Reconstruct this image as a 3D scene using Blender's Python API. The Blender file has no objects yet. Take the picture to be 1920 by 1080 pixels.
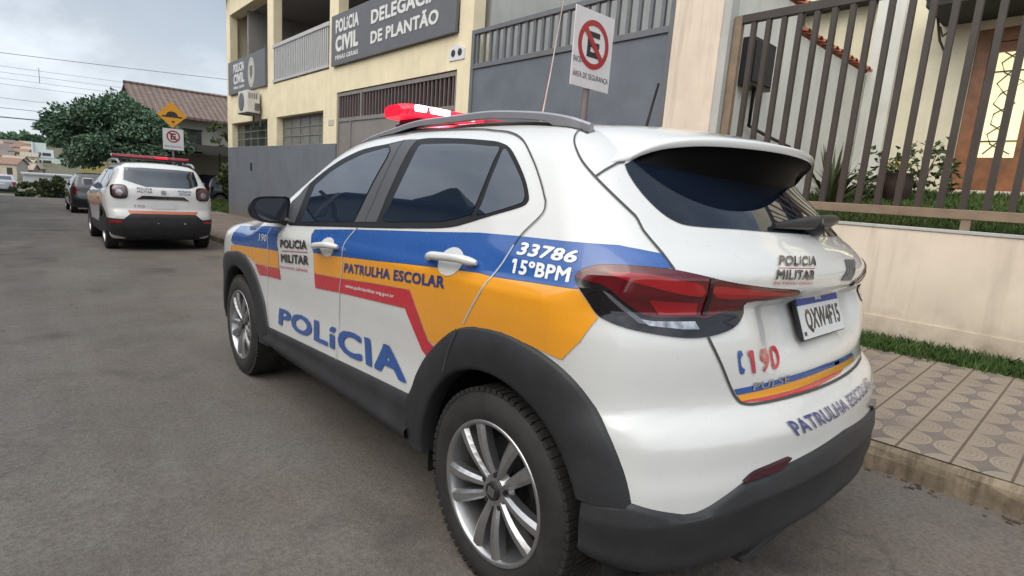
import bpy, bmesh, math, random
import numpy as np
from mathutils import Vector, Matrix
from mathutils.geometry import tessellate_polygon
R_ = math.radians
random.seed(7)
SC = bpy.context.scene
COL = SC.collection

# ------------------------------------------------------------------ camera
cam_data = bpy.data.cameras.new('camera')
cam_data.sensor_width = 36.0
cam_data.lens = 36.0 * 1035.87 / 1920.0
cam_data.clip_start = 0.05
cam_data.clip_end = 3000.0
cam = bpy.data.objects.new('camera', cam_data)
COL.objects.link(cam)
_rot = (Matrix.Rotation(-0.734395, 3, 'Z') @ Matrix.Rotation(-0.171654 + math.pi / 2, 3, 'X') @ Matrix.Rotation(0.072767, 3, 'Z'))
cam.matrix_world = Matrix.Translation((-1.86628, -1.15911, 1.22199)) @ _rot.to_4x4()
SC.camera = cam
SC.render.resolution_x, SC.render.resolution_y = 1024, 576

# ------------------------------------------------------------------ sky, sun, exposure
SC.view_settings.view_transform = 'Standard'
SC.view_settings.look = 'None'
SC.view_settings.exposure = 0.40
SC.view_settings.gamma = 1.0
SUN_ELEV, SUN_AZ = R_(46), R_(258)      # azimuth clockwise from +Y: across the street, to the camera's left
world = bpy.data.worlds.new('World')
SC.world = world
world.use_nodes = True
_nt = world.node_tree
for _n in list(_nt.nodes): _nt.nodes.remove(_n)
def _wn(t): return _nt.nodes.new(t)
_out = _wn('ShaderNodeOutputWorld'); _bg = _wn('ShaderNodeBackground')
_bg.inputs['Strength'].default_value = 0.102
_sky = _wn('ShaderNodeTexSky'); _sky.sky_type = 'NISHITA'; _sky.sun_disc = False
_sky.sun_elevation = SUN_ELEV; _sky.sun_rotation = SUN_AZ; _sky.dust_density = 2.0
_tc = _wn('ShaderNodeTexCoord'); _sep = _wn('ShaderNodeSeparateXYZ')
_nt.links.new(_tc.outputs['Generated'], _sep.inputs[0])
def _wm(op, a, b):
    n = _wn('ShaderNodeMath'); n.operation = op
    for i, v in enumerate((a, b)):
        if hasattr(v, 'is_linked') or hasattr(v, 'links'): _nt.links.new(v, n.inputs[i])
        else: n.inputs[i].default_value = v
    return n.outputs[0]
_den = _wm('ADD', _wm('MAXIMUM', _sep.outputs[2], 0.0), 0.22)
_cx = _wm('DIVIDE', _sep.outputs[0], _den); _cy = _wm('DIVIDE', _sep.outputs[1], _den)
_comb = _wn('ShaderNodeCombineXYZ'); _nt.links.new(_cx, _comb.inputs[0]); _nt.links.new(_cy, _comb.inputs[1])
def _noise(scale, detail, rough, off):
    mp = _wn('ShaderNodeMapping'); mp.inputs['Location'].default_value = off
    mp.inputs['Scale'].default_value = (1.0, 0.62, 1.0)
    _nt.links.new(_comb.outputs[0], mp.inputs[0])
    n = _wn('ShaderNodeTexNoise'); n.inputs['Scale'].default_value = scale
    n.inputs['Detail'].default_value = detail; n.inputs['Roughness'].default_value = rough
    _nt.links.new(mp.outputs[0], n.inputs['Vector']); return n.outputs['Fac']
def _ramp(fac, stops):
    r = _wn('ShaderNodeValToRGB'); _nt.links.new(fac, r.inputs[0])
    e = r.color_ramp.elements
    while len(e) < len(stops): e.new(0.5)
    for el, (p, c) in zip(e, stops): el.position = p; el.color = c if len(c) == 4 else (*c, 1)
    return r.outputs[0]
_cover = _ramp(_noise(1.15, 7, 0.55, (3.1, 1.7, 0)), [(0.25, (0.35,) * 3), (0.55, (1,) * 3)])
_shade = _ramp(_noise(0.95, 9, 0.6, (1.3, 5.2, 9.0)), [(0.38, (8.6, 9.4, 10.2)), (0.47, (6.9, 7.6, 8.4)), (0.58, (3.7, 4.35, 5.2))])
_mix = _wn('ShaderNodeMix'); _mix.data_type = 'RGBA'
_nt.links.new(_cover, _mix.inputs['Factor'])
_nt.links.new(_sky.outputs[0], _mix.inputs[6]); _nt.links.new(_shade, _mix.inputs[7])
# the band just above the horizon is bright and milky
_hz = _ramp(_sep.outputs[2], [(0.0, (1,) * 3), (0.10, (.75,) * 3), (0.34, (0,) * 3)])
_mix2 = _wn('ShaderNodeMix'); _mix2.data_type = 'RGBA'
_nt.links.new(_wm('MULTIPLY', _hz, 0.72), _mix2.inputs['Factor'])
_nt.links.new(_mix.outputs[2], _mix2.inputs[6]); _mix2.inputs[7].default_value = (8.9, 9.2, 9.2, 1)
# the cloud deck glows towards the veiled sun and overhead, and is duller low in the street's direction
_dot = _wn('ShaderNodeVectorMath'); _dot.operation = 'DOT_PRODUCT'; _nt.links.new(_tc.outputs['Generated'], _dot.inputs[0])
_dot.inputs[1].default_value = (math.cos(SUN_ELEV) * math.sin(SUN_AZ), math.cos(SUN_ELEV) * math.cos(SUN_AZ), math.sin(SUN_ELEV))
_glow = _ramp(_dot.outputs['Value'], [(0.0, (0.80, .82, .85)), (0.3, (0.92, .93, .95)), (0.7, (1.52, 1.47, 1.40)), (1.0, (2.3, 2.15, 1.95))])
_mul = _wn('ShaderNodeMix'); _mul.data_type = 'RGBA'; _mul.blend_type = 'MULTIPLY'; _mul.inputs['Factor'].default_value = 1.0
_nt.links.new(_mix2.outputs[2], _mul.inputs[6]); _nt.links.new(_glow, _mul.inputs[7])
_nt.links.new(_mul.outputs[2], _bg.inputs['Color']); _nt.links.new(_bg.outputs[0], _out.inputs[0])

sun_data = bpy.data.lights.new('sun', 'SUN')
sun_data.energy = 0.8
sun_data.angle = R_(60)
sun_data.color = (1.0, 0.90, 0.78)
sun = bpy.data.objects.new('sun', sun_data); COL.objects.link(sun)
_d = Vector((math.cos(SUN_ELEV) * math.sin(SUN_AZ), math.cos(SUN_ELEV) * math.cos(SUN_AZ), math.sin(SUN_ELEV)))
sun.rotation_euler = _d.to_track_quat('Z', 'Y').to_euler()

SC.cycles.sample_clamp_indirect = 1.5
SC.cycles.use_denoising = True
# ------------------------------------------------------------------ helpers
def thing(name, label, cat, loc=(0, 0, 0), rot=(0, 0, 0), scale=1.0, group=None):
    o = bpy.data.objects.new(name, None); COL.objects.link(o)
    o.empty_display_size = 0.2
    o.location = loc; o.rotation_euler = rot; o.scale = (scale,) * 3
    o['label'] = label; o['category'] = cat
    if group: o['group'] = group
    return o
def tag(o, label, cat, group=None):
    o['label'] = label; o['category'] = cat
    if group: o['group'] = group
    return o
def link_mesh(name, me, mats, parent=None, label=None):
    o = bpy.data.objects.new(name, me); COL.objects.link(o)
    for m in (mats if isinstance(mats, (list, tuple)) else [mats]): me.materials.append(m)
    if parent is not None: o.parent = parent
    if label: o['label'] = label
    return o
def raw(name, verts, faces, mats, parent=None, smooth=False, idx=None, normals=None, label=None):
    me = bpy.data.meshes.new(name)
    me.from_pydata([tuple(map(float, v)) for v in verts], [], [tuple(map(int, f)) for f in faces])
    if smooth: me.polygons.foreach_set('use_smooth', [True] * len(me.polygons))
    o = link_mesh(name, me, mats, parent, label)
    if idx is not None: me.polygons.foreach_set('material_index', list(map(int, idx)))
    me.update()
    if normals is not None: me.normals_split_custom_set_from_vertices([tuple(map(float, n)) for n in normals])
    return o
class MB:
    """collects shapes for ONE mesh object"""
    def __init__(self): self.v, self.f, self.i, self.s = [], [], [], []
    def add(self, verts, faces, mi=0, smooth=False):
        b = len(self.v); self.v += [tuple(p) for p in verts]
        for f in faces: self.f.append(tuple(b + k for k in f)); self.i.append(mi); self.s.append(smooth)
        return self
    def box(self, a, b, mi=0, M=None, bev=0.0):
        (x0, y0, z0), (x1, y1, z1) = a, b
        if bev > 0:
            bm = bmesh.new(); bmesh.ops.create_cube(bm, size=1.0)
            for v in bm.verts: v.co = Vector(((x0 + x1) / 2 + v.co.x * (x1 - x0), (y0 + y1) / 2 + v.co.y * (y1 - y0), (z0 + z1) / 2 + v.co.z * (z1 - z0)))
            bmesh.ops.bevel(bm, geom=bm.edges[:], offset=bev, segments=2, affect='EDGES', profile=0.6)
            bm.verts.index_update()
            vs = [v.co.copy() for v in bm.verts]; fs = [[v.index for v in f.verts] for f in bm.faces]; bm.free()
        else:
            vs = [Vector(p) for p in ((x0, y0, z0), (x1, y0, z0), (x1, y1, z0), (x0, y1, z0), (x0, y0, z1), (x1, y0, z1), (x1, y1, z1), (x0, y1, z1))]
            fs = [(0, 3, 2, 1), (4, 5, 6, 7), (0, 1, 5, 4), (1, 2, 6, 5), (2, 3, 7, 6), (3, 0, 4, 7)]
        if M is not None: vs = [M @ v for v in vs]
        return self.add(vs, fs, mi)
    def cyl(self, p0, p1, r0, r1=None, n=12, mi=0, cap=True):
        r1 = r0 if r1 is None else r1
        p0, p1 = Vector(p0), Vector(p1); q = (p1 - p0).to_track_quat('Z', 'Y')
        vs = []
        for p, r in ((p0, r0), (p1, r1)):
            for k in range(n):
                a = 2 * math.pi * k / n; vs.append(p + q @ Vector((r * math.cos(a), r * math.sin(a), 0)))
        fs = [(k, (k + 1) % n, n + (k + 1) % n, n + k) for k in range(n)]
        self.add(vs, fs, mi, True)
        if cap: self.add(vs, [tuple(range(n - 1, -1, -1)), tuple(range(n, 2 * n))], mi)
        return self
    def tube(self, pts, r, n=8, mi=0):
        pts = [Vector(p) for p in pts]; vs = []
        rr = r if isinstance(r, (list, tuple)) else [r] * len(pts)
        for k, p in enumerate(pts):
            t = (pts[min(k + 1, len(pts) - 1)] - pts[max(k - 1, 0)]).normalized()
            a = t.cross(Vector((0, 0, 1)));  a = a if a.length > 1e-3 else t.cross(Vector((0, 1, 0)))
            a.normalize(); b = t.cross(a)
            for j in range(n):
                c = 2 * math.pi * j / n; vs.append(p + a * (rr[k] * math.cos(c)) + b * (rr[k] * math.sin(c)))
        fs = [(k * n + j, k * n + (j + 1) % n, (k + 1) * n + (j + 1) % n, (k + 1) * n + j) for k in range(len(pts) - 1) for j in range(n)]
        self.add(vs, fs, mi, True)
        return self.add(vs, [tuple(range(n - 1, -1, -1)), tuple(range(len(vs) - n, len(vs)))], mi)
    def lathe(self, prof, n=48, mi=0, axis='x', c=(0, 0, 0), sgn=1):
        """prof: (along, radius); revolved about the x axis through c"""
        vs = []
        for (a, r) in prof:
            for k in range(n):
                t = 2 * math.pi * k / n; vs.append((c[0] + sgn * a, c[1] + r * math.cos(t), c[2] + r * math.sin(t)))
        fs = []
        for p in range(len(prof) - 1):
            for k in range(n):
                q = (p * n + k, p * n + (k + 1) % n, (p + 1) * n + (k + 1) % n, (p + 1) * n + k)
                fs.append(q if sgn < 0 else q[::-1])
        return self.add(vs, fs, mi, True)
    def prism(self, poly, ax, a, b, mi=0):
        """poly in the two other axes (x,y,z order), extruded along axis ax from a to b"""
        def P(p, h): q = [p[0], p[1]]; q.insert(ax, h); return q
        n = len(poly); vs = [P(p, a) for p in poly] + [P(p, b) for p in poly]
        fs = [tuple(range(n))[::-1], tuple(range(n, 2 * n))] + [(k, (k + 1) % n, n + (k + 1) % n, n + k) for k in range(n)]
        return self.add(vs, fs, mi)
    def build(self, name, mats, parent=None, label=None, fix=True, bevel=0.0):
        me = bpy.data.meshes.new(name); me.from_pydata([tuple(v) for v in self.v], [], self.f)
        me.polygons.foreach_set('material_index', self.i); me.polygons.foreach_set('use_smooth', self.s)
        if fix:
            bm = bmesh.new(); bm.from_mesh(me); bmesh.ops.recalc_face_normals(bm, faces=bm.faces[:]); bm.to_mesh(me); bm.free()
        me.update()
        o = link_mesh(name, me, mats, parent, label)
        if bevel > 0:
            md = o.modifiers.new('bevel', 'BEVEL'); md.width = bevel; md.segments = 2; md.limit_method = 'ANGLE'; md.angle_limit = R_(40)
        return o
def copy_thing(root, loc, rot=None, label=None, group=None):
    r = root.copy(); COL.objects.link(r); r.location = loc
    if rot is not None: r.rotation_euler = rot
    if label: r['label'] = label
    if group: r['group'] = group
    def rec(src, dst):
        for ch in list(src.children):
            c = ch.copy(); COL.objects.link(c); c.parent = dst; rec(ch, c)
    rec(root, r)
    return r

# ------------------------------------------------------------------ materials
class NT:
    def __init__(self, name):
        self.m = bpy.data.materials.new(name); self.m.use_nodes = True; self.t = self.m.node_tree
        self.b = self.t.nodes['Principled BSDF']
        self._tc = None
    def n(self, t): return self.t.nodes.new(t)
    def lk(self, a, b): self.t.links.new(a, b)
    def coord(self, which='Object', loc=(0, 0, 0), rot=(0, 0, 0), scale=(1, 1, 1)):
        if self._tc is None: self._tc = self.n('ShaderNodeTexCoord')
        mp = self.n('ShaderNodeMapping'); mp.inputs['Location'].default_value = loc; mp.inputs['Rotation'].default_value = rot; mp.inputs['Scale'].default_value = scale
        self.lk(self._tc.outputs[which], mp.inputs[0]); return mp.outputs[0]
    def noise(self, vec, scale, detail=4, rough=0.55, dist=0.0):
        n = self.n('ShaderNodeTexNoise'); n.inputs['Scale'].default_value = scale; n.inputs['Detail'].default_value = detail
        n.inputs['Roughness'].default_value = rough; n.inputs['Distortion'].default_value = dist
        self.lk(vec, n.inputs['Vector']); return n.outputs['Fac']
    def voro(self, vec, scale, feature='F1', out='Distance'):
        n = self.n('ShaderNodeTexVoronoi'); n.feature = feature; n.inputs['Scale'].default_value = scale
        self.lk(vec, n.inputs['Vector']); return n.outputs[out]
    def ramp(self, fac, stops, interp='LINEAR'):
        r = self.n('ShaderNodeValToRGB'); self.lk(fac, r.inputs[0]); r.color_ramp.interpolation = interp
        e = r.color_ramp.elements
        while len(e) < len(stops): e.new(0.5)
        for el, (p, c) in zip(e, stops):
            el.position = p; el.color = (c, c, c, 1) if isinstance(c, (int, float)) else (*c, 1)
        return r.outputs[0]
    def math(self, op, a, b=0.0, clamp=False):
        n = self.n('ShaderNodeMath'); n.operation = op; n.use_clamp = clamp
        for i, v in enumerate((a, b)):
            if isinstance(v, (int, float)): n.inputs[i].default_value = v
            else: self.lk(v, n.inputs[i])
        return n.outputs[0]
    def mix(self, fac, a, b, mode='MIX'):
        n = self.n('ShaderNodeMix'); n.data_type = 'RGBA'; n.blend_type = mode
        for s, v in ((n.inputs['Factor'], fac), (n.inputs[6], a), (n.inputs[7], b)):
            if isinstance(v, (int, float)): s.default_value = v
            elif isinstance(v, tuple): s.default_value = (*v, 1) if len(v) == 3 else v
            else: self.lk(v, s)
        return n.outputs[2]
    def sep(self, vec):
        n = self.n('ShaderNodeSeparateXYZ'); self.lk(vec, n.inputs[0]); return n.outputs
    def bump(self, h, strength=0.3, dist=0.01):
        n = self.n('ShaderNodeBump'); n.inputs['Strength'].default_value = strength; n.inputs['Distance'].default_value = dist
        self.lk(h, n.inputs['Height']); self.lk(n.outputs[0], self.b.inputs['Normal'])
    def set(self, **k):
        for key, v in k.items():
            s = self.b.inputs[key.replace('_', ' ')]
            if isinstance(v, (int, float)): s.default_value = v
            elif isinstance(v, tuple): s.default_value = (*v, 1) if len(v) == 3 and s.type == 'RGBA' else v
            else: self.lk(v, s)
        return self
def simple(name, col, rough=0.5, metal=0.0, var=0.10, scale=6.0, coat=0.0, bump=0.0, bscale=60.0, spec=0.5, which='Object', ior=None):
    a = NT(name); v = a.coord(which)
    f = a.noise(v, scale, 5, 0.6)
    lo = tuple(c * (1 - var) for c in col); hi = tuple(min(1, c * (1 + var)) for c in col)
    a.set(Base_Color=a.ramp(f, [(0.3, lo), (0.7, hi)]), Roughness=rough, Metallic=metal)
    a.b.inputs['Specular IOR Level'].default_value = spec
    if ior: a.b.inputs['IOR'].default_value = ior
    if coat: a.b.inputs['Coat Weight'].default_value = coat; a.b.inputs['Coat Roughness'].default_value = 0.03
    if bump: a.bump(a.noise(v, bscale, 4, 0.6), bump, 0.004)
    return a.m
def emit(name, col, strength, base=(0.4, 0.02, 0.02)):
    a = NT(name); a.set(Base_Color=base, Roughness=0.2)
    a.b.inputs['Emission Color'].default_value = (*col, 1); a.b.inputs['Emission Strength'].default_value = strength
    return a.m
M = {}
def wallpaint(name, col, grime=0.25, base_z=None, rough=0.85, streak=0.5):
    """painted render: faint patchiness, vertical streaks, splash-back dirt near the ground"""
    a = NT(name); v = a.coord('Object')
    f1 = a.noise(v, 1.6, 6, 0.6); vs = a.coord('Object', scale=(3.0, 3.0, 0.25)); f2 = a.noise(vs, 2.5, 6, 0.65)
    c = a.ramp(f1, [(0.3, tuple(x * (1 - 0.13) for x in col)), (0.7, tuple(min(1, x * 1.06) for x in col))])
    st = a.ramp(f2, [(0.52, 0.0), (0.75, streak)])
    c = a.mix(a.math('MULTIPLY', st, grime), c, (0.13, 0.11, 0.085))
    if base_z is not None:
        z = a.sep(v)[2]
        d = a.math('SUBTRACT', 1.0, a.math('DIVIDE', a.math('SUBTRACT', z, base_z), 0.55), True)
        d = a.math('MULTIPLY', a.math('POWER', d, 2.0), a.ramp(a.noise(v, 5.0, 5, 0.6), [(0.3, 0.2), (0.7, 0.8)]))
        c = a.mix(d, c, (0.20, 0.14, 0.09))
    a.set(Base_Color=c, Roughness=rough); a.b.inputs['Specular IOR Level'].default_value = 0.25
    a.bump(a.noise(v, 90, 5, 0.6), 0.25, 0.004)
    return a.m
# car paint / plastics / glass
def paint(name, col, rough=0.30, coat=1.0):
    a = NT(name); v = a.coord('Object')
    f = a.noise(v, 3.0, 6, 0.65); g = a.noise(v, 40.0, 3, 0.6)
    c = a.ramp(f, [(0.3, tuple(x * 0.94 for x in col)), (0.7, col)])
    a.set(Base_Color=c, Roughness=a.ramp(g, [(0.3, rough * 0.9), (0.7, rough * 1.15)]))
    a.b.inputs['Coat Weight'].default_value = coat; a.b.inputs['Coat Roughness'].default_value = 0.045
    return a.m
M['white'] = paint('white_paint', (0.67, 0.675, 0.665))
M['blue'] = paint('blue_vinyl', (0.012, 0.085, 0.33), 0.25)
M['orange'] = paint('orange_vinyl', (0.84, 0.345, 0.018), 0.25)
M['red'] = paint('red_vinyl', (0.56, 0.018, 0.035), 0.25)
M['navy'] = paint('navy_lettering', (0.02, 0.045, 0.20), 0.3)
M['royal'] = paint('royal_blue_lettering', (0.015, 0.085, 0.33), 0.3)
M['ink'] = paint('black_lettering', (0.015, 0.014, 0.016), 0.35)
M['redink'] = paint('red_lettering', (0.50, 0.025, 0.05), 0.3)
M['whiteink'] = paint('white_lettering', (0.80, 0.80, 0.80), 0.3)
M['seam'] = simple('panel_gap', (0.055, 0.055, 0.055), 0.7)
M['seamlight'] = simple('pale_panel_gap', (0.45, 0.46, 0.47), 0.6)
M['cladding'] = simple('black_textured_plastic', (0.022, 0.023, 0.026), 0.55, var=0.25, scale=9, bump=0.25, bscale=260)
M['plastic'] = simple('black_satin_plastic', (0.016, 0.016, 0.018), 0.38, var=0.2)
M['frame'] = simple('matt_black_window_trim', (0.010, 0.010, 0.012), 0.5, var=0.2, spec=0.22)
M['visor'] = simple('black_spoiler_lining', (0.004, 0.004, 0.005), 0.6, var=0.2, spec=0.12)
M['pillar'] = simple('grey_pillar_film', (0.055, 0.056, 0.063), 0.45, var=0.1)
M['under'] = simple('underbody_black', (0.010, 0.010, 0.010), 0.8)
def glass(name, col, rough=0.015, ior=1.85):
    a = NT(name); v = a.coord('Object'); f = a.noise(v, 2.0, 4, 0.6)
    a.set(Base_Color=a.ramp(f, [(0.3, tuple(c * 0.8 for c in col)), (0.7, tuple(c * 1.2 for c in col))]), Roughness=rough)
    a.b.inputs['IOR'].default_value = ior; a.b.inputs['Specular IOR Level'].default_value = 0.5
    return a.m
M['glass'] = glass('tinted_glass', (0.010, 0.018, 0.034), ior=1.95)
M['glassrear'] = glass('dark_tinted_glass', (0.006, 0.010, 0.020), ior=1.5)
M['mirror'] = simple('mirror_glass', (0.13, 0.14, 0.16), 0.10, metal=0.9, var=0.05)
M['rubber'] = simple('tyre_rubber', (0.022, 0.020, 0.019), 0.75, var=0.35, scale=14, bump=0.3, bscale=120)
M['alloy'] = simple('alloy_metal', (0.43, 0.43, 0.44), 0.32, metal=0.88, var=0.12, scale=20)
M['brake'] = simple('brake_dark_metal', (0.035, 0.035, 0.036), 0.55, metal=0.6, var=0.3)
M['chrome'] = simple('chrome', (0.62, 0.63, 0.65), 0.12, metal=1.0, var=0.05)
M['rail'] = simple('silver_rail', (0.36, 0.36, 0.39), 0.42, metal=0.55, var=0.06)
M['emblem'] = simple('grey_emblem', (.16, .16, .17), .35, metal=.5)
M['lampred'] = paint('red_lamp_lens', (0.105, 0.002, 0.006), 0.10)
M['lampbright'] = paint('bright_red_lamp_lens', (0.34, 0.006, 0.012), 0.10)
M['lampsmoke'] = paint('smoked_lamp_lens', (0.010, 0.008, 0.010), 0.10, .6)
M['lampclear'] = simple('clear_lamp_chrome', (0.42, 0.43, 0.46), 0.25, metal=0.7, var=0.7, scale=45)
M['lampgrey'] = paint('grey_lamp_lens', (0.13, 0.13, 0.15), 0.15, .6)
M['reflector'] = paint('dark_red_reflector', (0.05, 0.005, 0.012), 0.25, .4)
M['led'] = emit('white_led', (1.0, 0.70, 0.76), 5.0, (0.8, 0.5, 0.5))
def litlens():
    a = NT('lit_red_lens'); v = a.coord('Object'); s = a.sep(v)
    w = a.math('SINE', a.math('MULTIPLY', s[0], 330.0)); st = a.math('ADD', 0.95, a.math('MULTIPLY', w, 0.30))
    a.set(Base_Color=(0.5, 0.01, 0.02), Roughness=0.12); a.b.inputs['Emission Color'].default_value = (1.0, 0.014, 0.045, 1); a.lk(st, a.b.inputs['Emission Strength'])
    a.bump(w, 0.3, 0.004); return a.m
M['redlit'] = litlens()
M['redlens'] = paint('red_lightbar_lens', (0.40, 0.01, 0.03), 0.15)
# setting
def asphalt():
    a = NT('asphalt'); v = a.coord('Object')
    big = a.noise(v, 0.35, 6, 0.6); mid = a.noise(v, 1.8, 7, 0.65); fine = a.noise(v, 55, 4, 0.7); grit = a.voro(v, 130)
    c = a.ramp(big, [(0.32, (0.102, 0.094, 0.086)), (0.50, (0.132, 0.122, 0.112)), (0.68, (0.180, 0.167, 0.152))])
    c = a.mix(a.ramp(mid, [(0.44, 0.0), (0.66, 0.65)]), c, (0.078, 0.067, 0.058))
    c = a.mix(a.ramp(a.noise(a.coord('Object', scale=(2.4, .22, 1)), 0.9, 5, 0.6), [(0.46, 0.0), (0.70, 0.45)]), c, (0.185, 0.175, 0.163))
    # brown dust gathers along the kerb and around the parked cars
    x = a.sep(v)[0]
    k = a.math('MULTIPLY', a.ramp(a.math('DIVIDE', a.math('ADD', x, 2.6), 3.8), [(0.0, 0.0), (0.35, 0.35), (0.8, 0.65), (1.0, 1.0)]), a.ramp(a.noise(v, 1.1, 7, 0.65, 0.6), [(0.36, 0.15), (0.66, 0.95)]))
    c = a.mix(k, c, (0.185, 0.140, 0.110))
    oil = a.ramp(a.noise(v, 0.9, 3, 0.5), [(0.62, 0.0), (0.70, 0.65)])
    c = a.mix(oil, c, (0.05, 0.047, 0.045))
    scr = a.ramp(a.noise(a.coord('Object', rot=(0, 0, 0.5), scale=(0.6, 3.0, 1)), 1.6, 6, 0.75), [(0.635, 0.0), (0.69, 0.40)])
    crk = a.n('ShaderNodeTexVoronoi'); crk.feature = 'DISTANCE_TO_EDGE'; crk.inputs['Scale'].default_value = .55; wv = a.n('ShaderNodeVectorMath'); wv.operation = 'ADD'; nz = a.n('ShaderNodeTexNoise'); nz.inputs['Scale'].default_value = 2.2; nz.inputs['Detail'].default_value = 6; a.lk(v, nz.inputs['Vector']); a.lk(v, wv.inputs[0]); a.lk(nz.outputs['Color'], wv.inputs[1]); a.lk(wv.outputs[0], crk.inputs['Vector'])
    crack = a.math('MULTIPLY', a.ramp(crk.outputs['Distance'], [(0.0, 1.0), (0.006, .8), (0.014, 0.0)]), a.ramp(a.noise(v, .5, 3, .5), [(0.52, 0.0), (0.62, 0.32)]))
    c = a.mix(crack, c, (0.03, 0.028, 0.026))
    c = a.mix(scr, c, (0.22, 0.205, 0.19))
    leaf = a.ramp(a.voro(v, 2.2), [(0.0, 1.0), (0.035, 1.0), (0.05, 0.0)])
    c = a.mix(a.math('MULTIPLY', leaf, 0.7), c, (0.04, 0.035, 0.03))
    c = a.mix(a.ramp(grit, [(0.0, 0.30), (0.45, 0.0)]), c, (0.24, 0.225, 0.205))
    c = a.mix(a.ramp(fine, [(0.35, 0.45), (0.6, 0.0)]), c, (0.045, 0.042, 0.040))
    mid2 = a.noise(v, 17, 5, 0.75); c = a.mix(a.ramp(mid2, [(0.36, 0.16), (0.5, 0.0)]), c, (0.060, 0.055, 0.050)); c = a.mix(a.ramp(mid2, [(0.56, 0.0), (0.70, 0.14)]), c, (0.21, 0.197, 0.18))
    st2 = a.voro(v, 42); c = a.mix(a.ramp(st2, [(0.10, 0.25), (0.16, 0.0)]), c, (0.26, 0.245, 0.225))
    a.set(Base_Color=c, Roughness=0.92); a.b.inputs['Specular IOR Level'].default_value = 0.3
    a.bump(a.math('ADD', fine, a.math('MULTIPLY', grit, 0.6)), 0.55, 0.006)
    return a.m
M['asphalt'] = asphalt()
def tiles():
    a = NT('hydraulic_tile'); v = a.coord('Object'); s = a.sep(v)
    T = 0.213
    fx = a.math('FRACT', a.math('DIVIDE', a.math('ADD', s[0], 10.0 - 1.22), T)); fy = a.math('FRACT', a.math('DIVIDE', a.math('ADD', s[1], 20.0 + 0.795 - T * 94), T))
    dx = a.math('MINIMUM', fx, a.math('SUBTRACT', 1.0, fx)); dy = a.math('MINIMUM', fy, a.math('SUBTRACT', 1.0, fy))
    d = a.math('SQRT', a.math('ADD', a.math('MULTIPLY', dx, dx), a.math('MULTIPLY', dy, dy)))
    ring = a.ramp(a.math('FRACT', a.math('MULTIPLY', d, 10.4)), [(0.0, 0.0), (0.42, 0.0), (0.55, 1.0), (0.85, 1.0), (1.0, 0.0)])
    wear = a.noise(v, 2.2, 6, 0.6); patch = a.noise(v, 7.0, 5, 0.6)
    lightc = a.ramp(wear, [(0.3, (0.235, 0.190, 0.146)), (0.7, (0.325, 0.272, 0.212))])
    groove = a.mix(0.42, lightc, (0.17, 0.132, 0.100))
    c = a.mix(ring, groove, lightc)
    ins = a.ramp(d, [(0.0, 0.0), (0.475, 0.0), (0.495, 1.0)])
    c = a.mix(ins, c, a.ramp(patch, [(0.3, (0.130, 0.108, 0.096)), (0.7, (0.19, 0.160, 0.142))]))
    wn = a.n('ShaderNodeTexWhiteNoise'); wn.noise_dimensions = '2D'; cb = a.n('ShaderNodeCombineXYZ'); a.lk(a.math('FLOOR', a.math('DIVIDE', a.math('ADD', s[0], 10.0 - 1.22), T)), cb.inputs[0]); a.lk(a.math('FLOOR', a.math('DIVIDE', a.math('ADD', s[1], 20.0 + 0.795 - T * 94), T)), cb.inputs[1]); a.lk(cb.outputs[0], wn.inputs['Vector'])
    c = a.mix(a.ramp(wn.outputs['Value'], [(0.0, 0.0), (0.6, 0.05), (1.0, 0.30)]), c, (0.17, 0.135, 0.11))
    joint = a.ramp(dy, [(0.0, 1.0), (0.018, 1.0), (0.034, 0.0)])
    jx = a.math('MULTIPLY', a.ramp(dx, [(0.0, 1.0), (0.008, 0.8), (0.02, 0.0)]), 0.35)
    c = a.mix(joint, c, (0.105, 0.080, 0.060)); c = a.mix(jx, c, (0.14, 0.11, 0.085))
    c = a.mix(a.ramp(patch, [(0.5, 0.0), (0.75, 0.30)]), c, (0.16, 0.125, 0.095))
    a.set(Base_Color=c, Roughness=0.85); a.b.inputs['Specular IOR Level'].default_value = 0.3
    a.bump(a.math('SUBTRACT', a.math('MULTIPLY', ring, 0.4), joint), 0.5, 0.004)
    return a.m
M['tile'] = tiles()
def kerbmat():
    a = NT('kerb_concrete'); v = a.coord('Object'); z = a.sep(v)[2]
    f = a.noise(v, 6, 7, 0.65); g = a.noise(a.coord('Object', scale=(1, 4, 0.7)), 5, 6, 0.6)
    c = a.ramp(f, [(0.3, (0.15, 0.12, 0.085)), (0.5, (0.235, 0.190, 0.135)), (0.72, (0.33, 0.275, 0.20))])
    c = a.mix(a.ramp(g, [(0.46, 0.0), (0.68, 0.7)]), c, (0.075, 0.056, 0.040))
    a.set(Base_Color=c, Roughness=0.95); a.b.inputs['Specular IOR Level'].default_value = 0.2
    a.bump(f, 0.8, 0.02); return a.m
M['kerb'] = kerbmat()
def grassmat(name, lo, hi):
    a = NT(name); v = a.coord('Object'); oi = a.n('ShaderNodeObjectInfo')
    f = a.noise(v, 9, 5, 0.7); g = a.noise(v, 1.2, 3, 0.5)
    c = a.ramp(f, [(0.25, lo), (0.75, hi)])
    c = a.mix(a.ramp(g, [(0.5, 0.0), (0.75, 0.4)]), c, (0.16, 0.15, 0.05))
    a.set(Base_Color=c, Roughness=0.7); a.b.inputs['Specular IOR Level'].default_value = 0.3
    return a.m
M['grass'] = grassmat('grass_blades', (0.030, 0.065, 0.014), (0.085, 0.145, 0.035))
M['soil'] = simple('soil', (0.09, 0.065, 0.045), 0.95, var=0.4, scale=8, bump=0.6, bscale=30)
M['leaf'] = grassmat('tree_leaves', (0.072, 0.135, 0.088), (0.155, 0.250, 0.158))
M['leaf2'] = grassmat('shrub_leaves', (0.045, 0.068, 0.026), (0.095, 0.125, 0.052))
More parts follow.
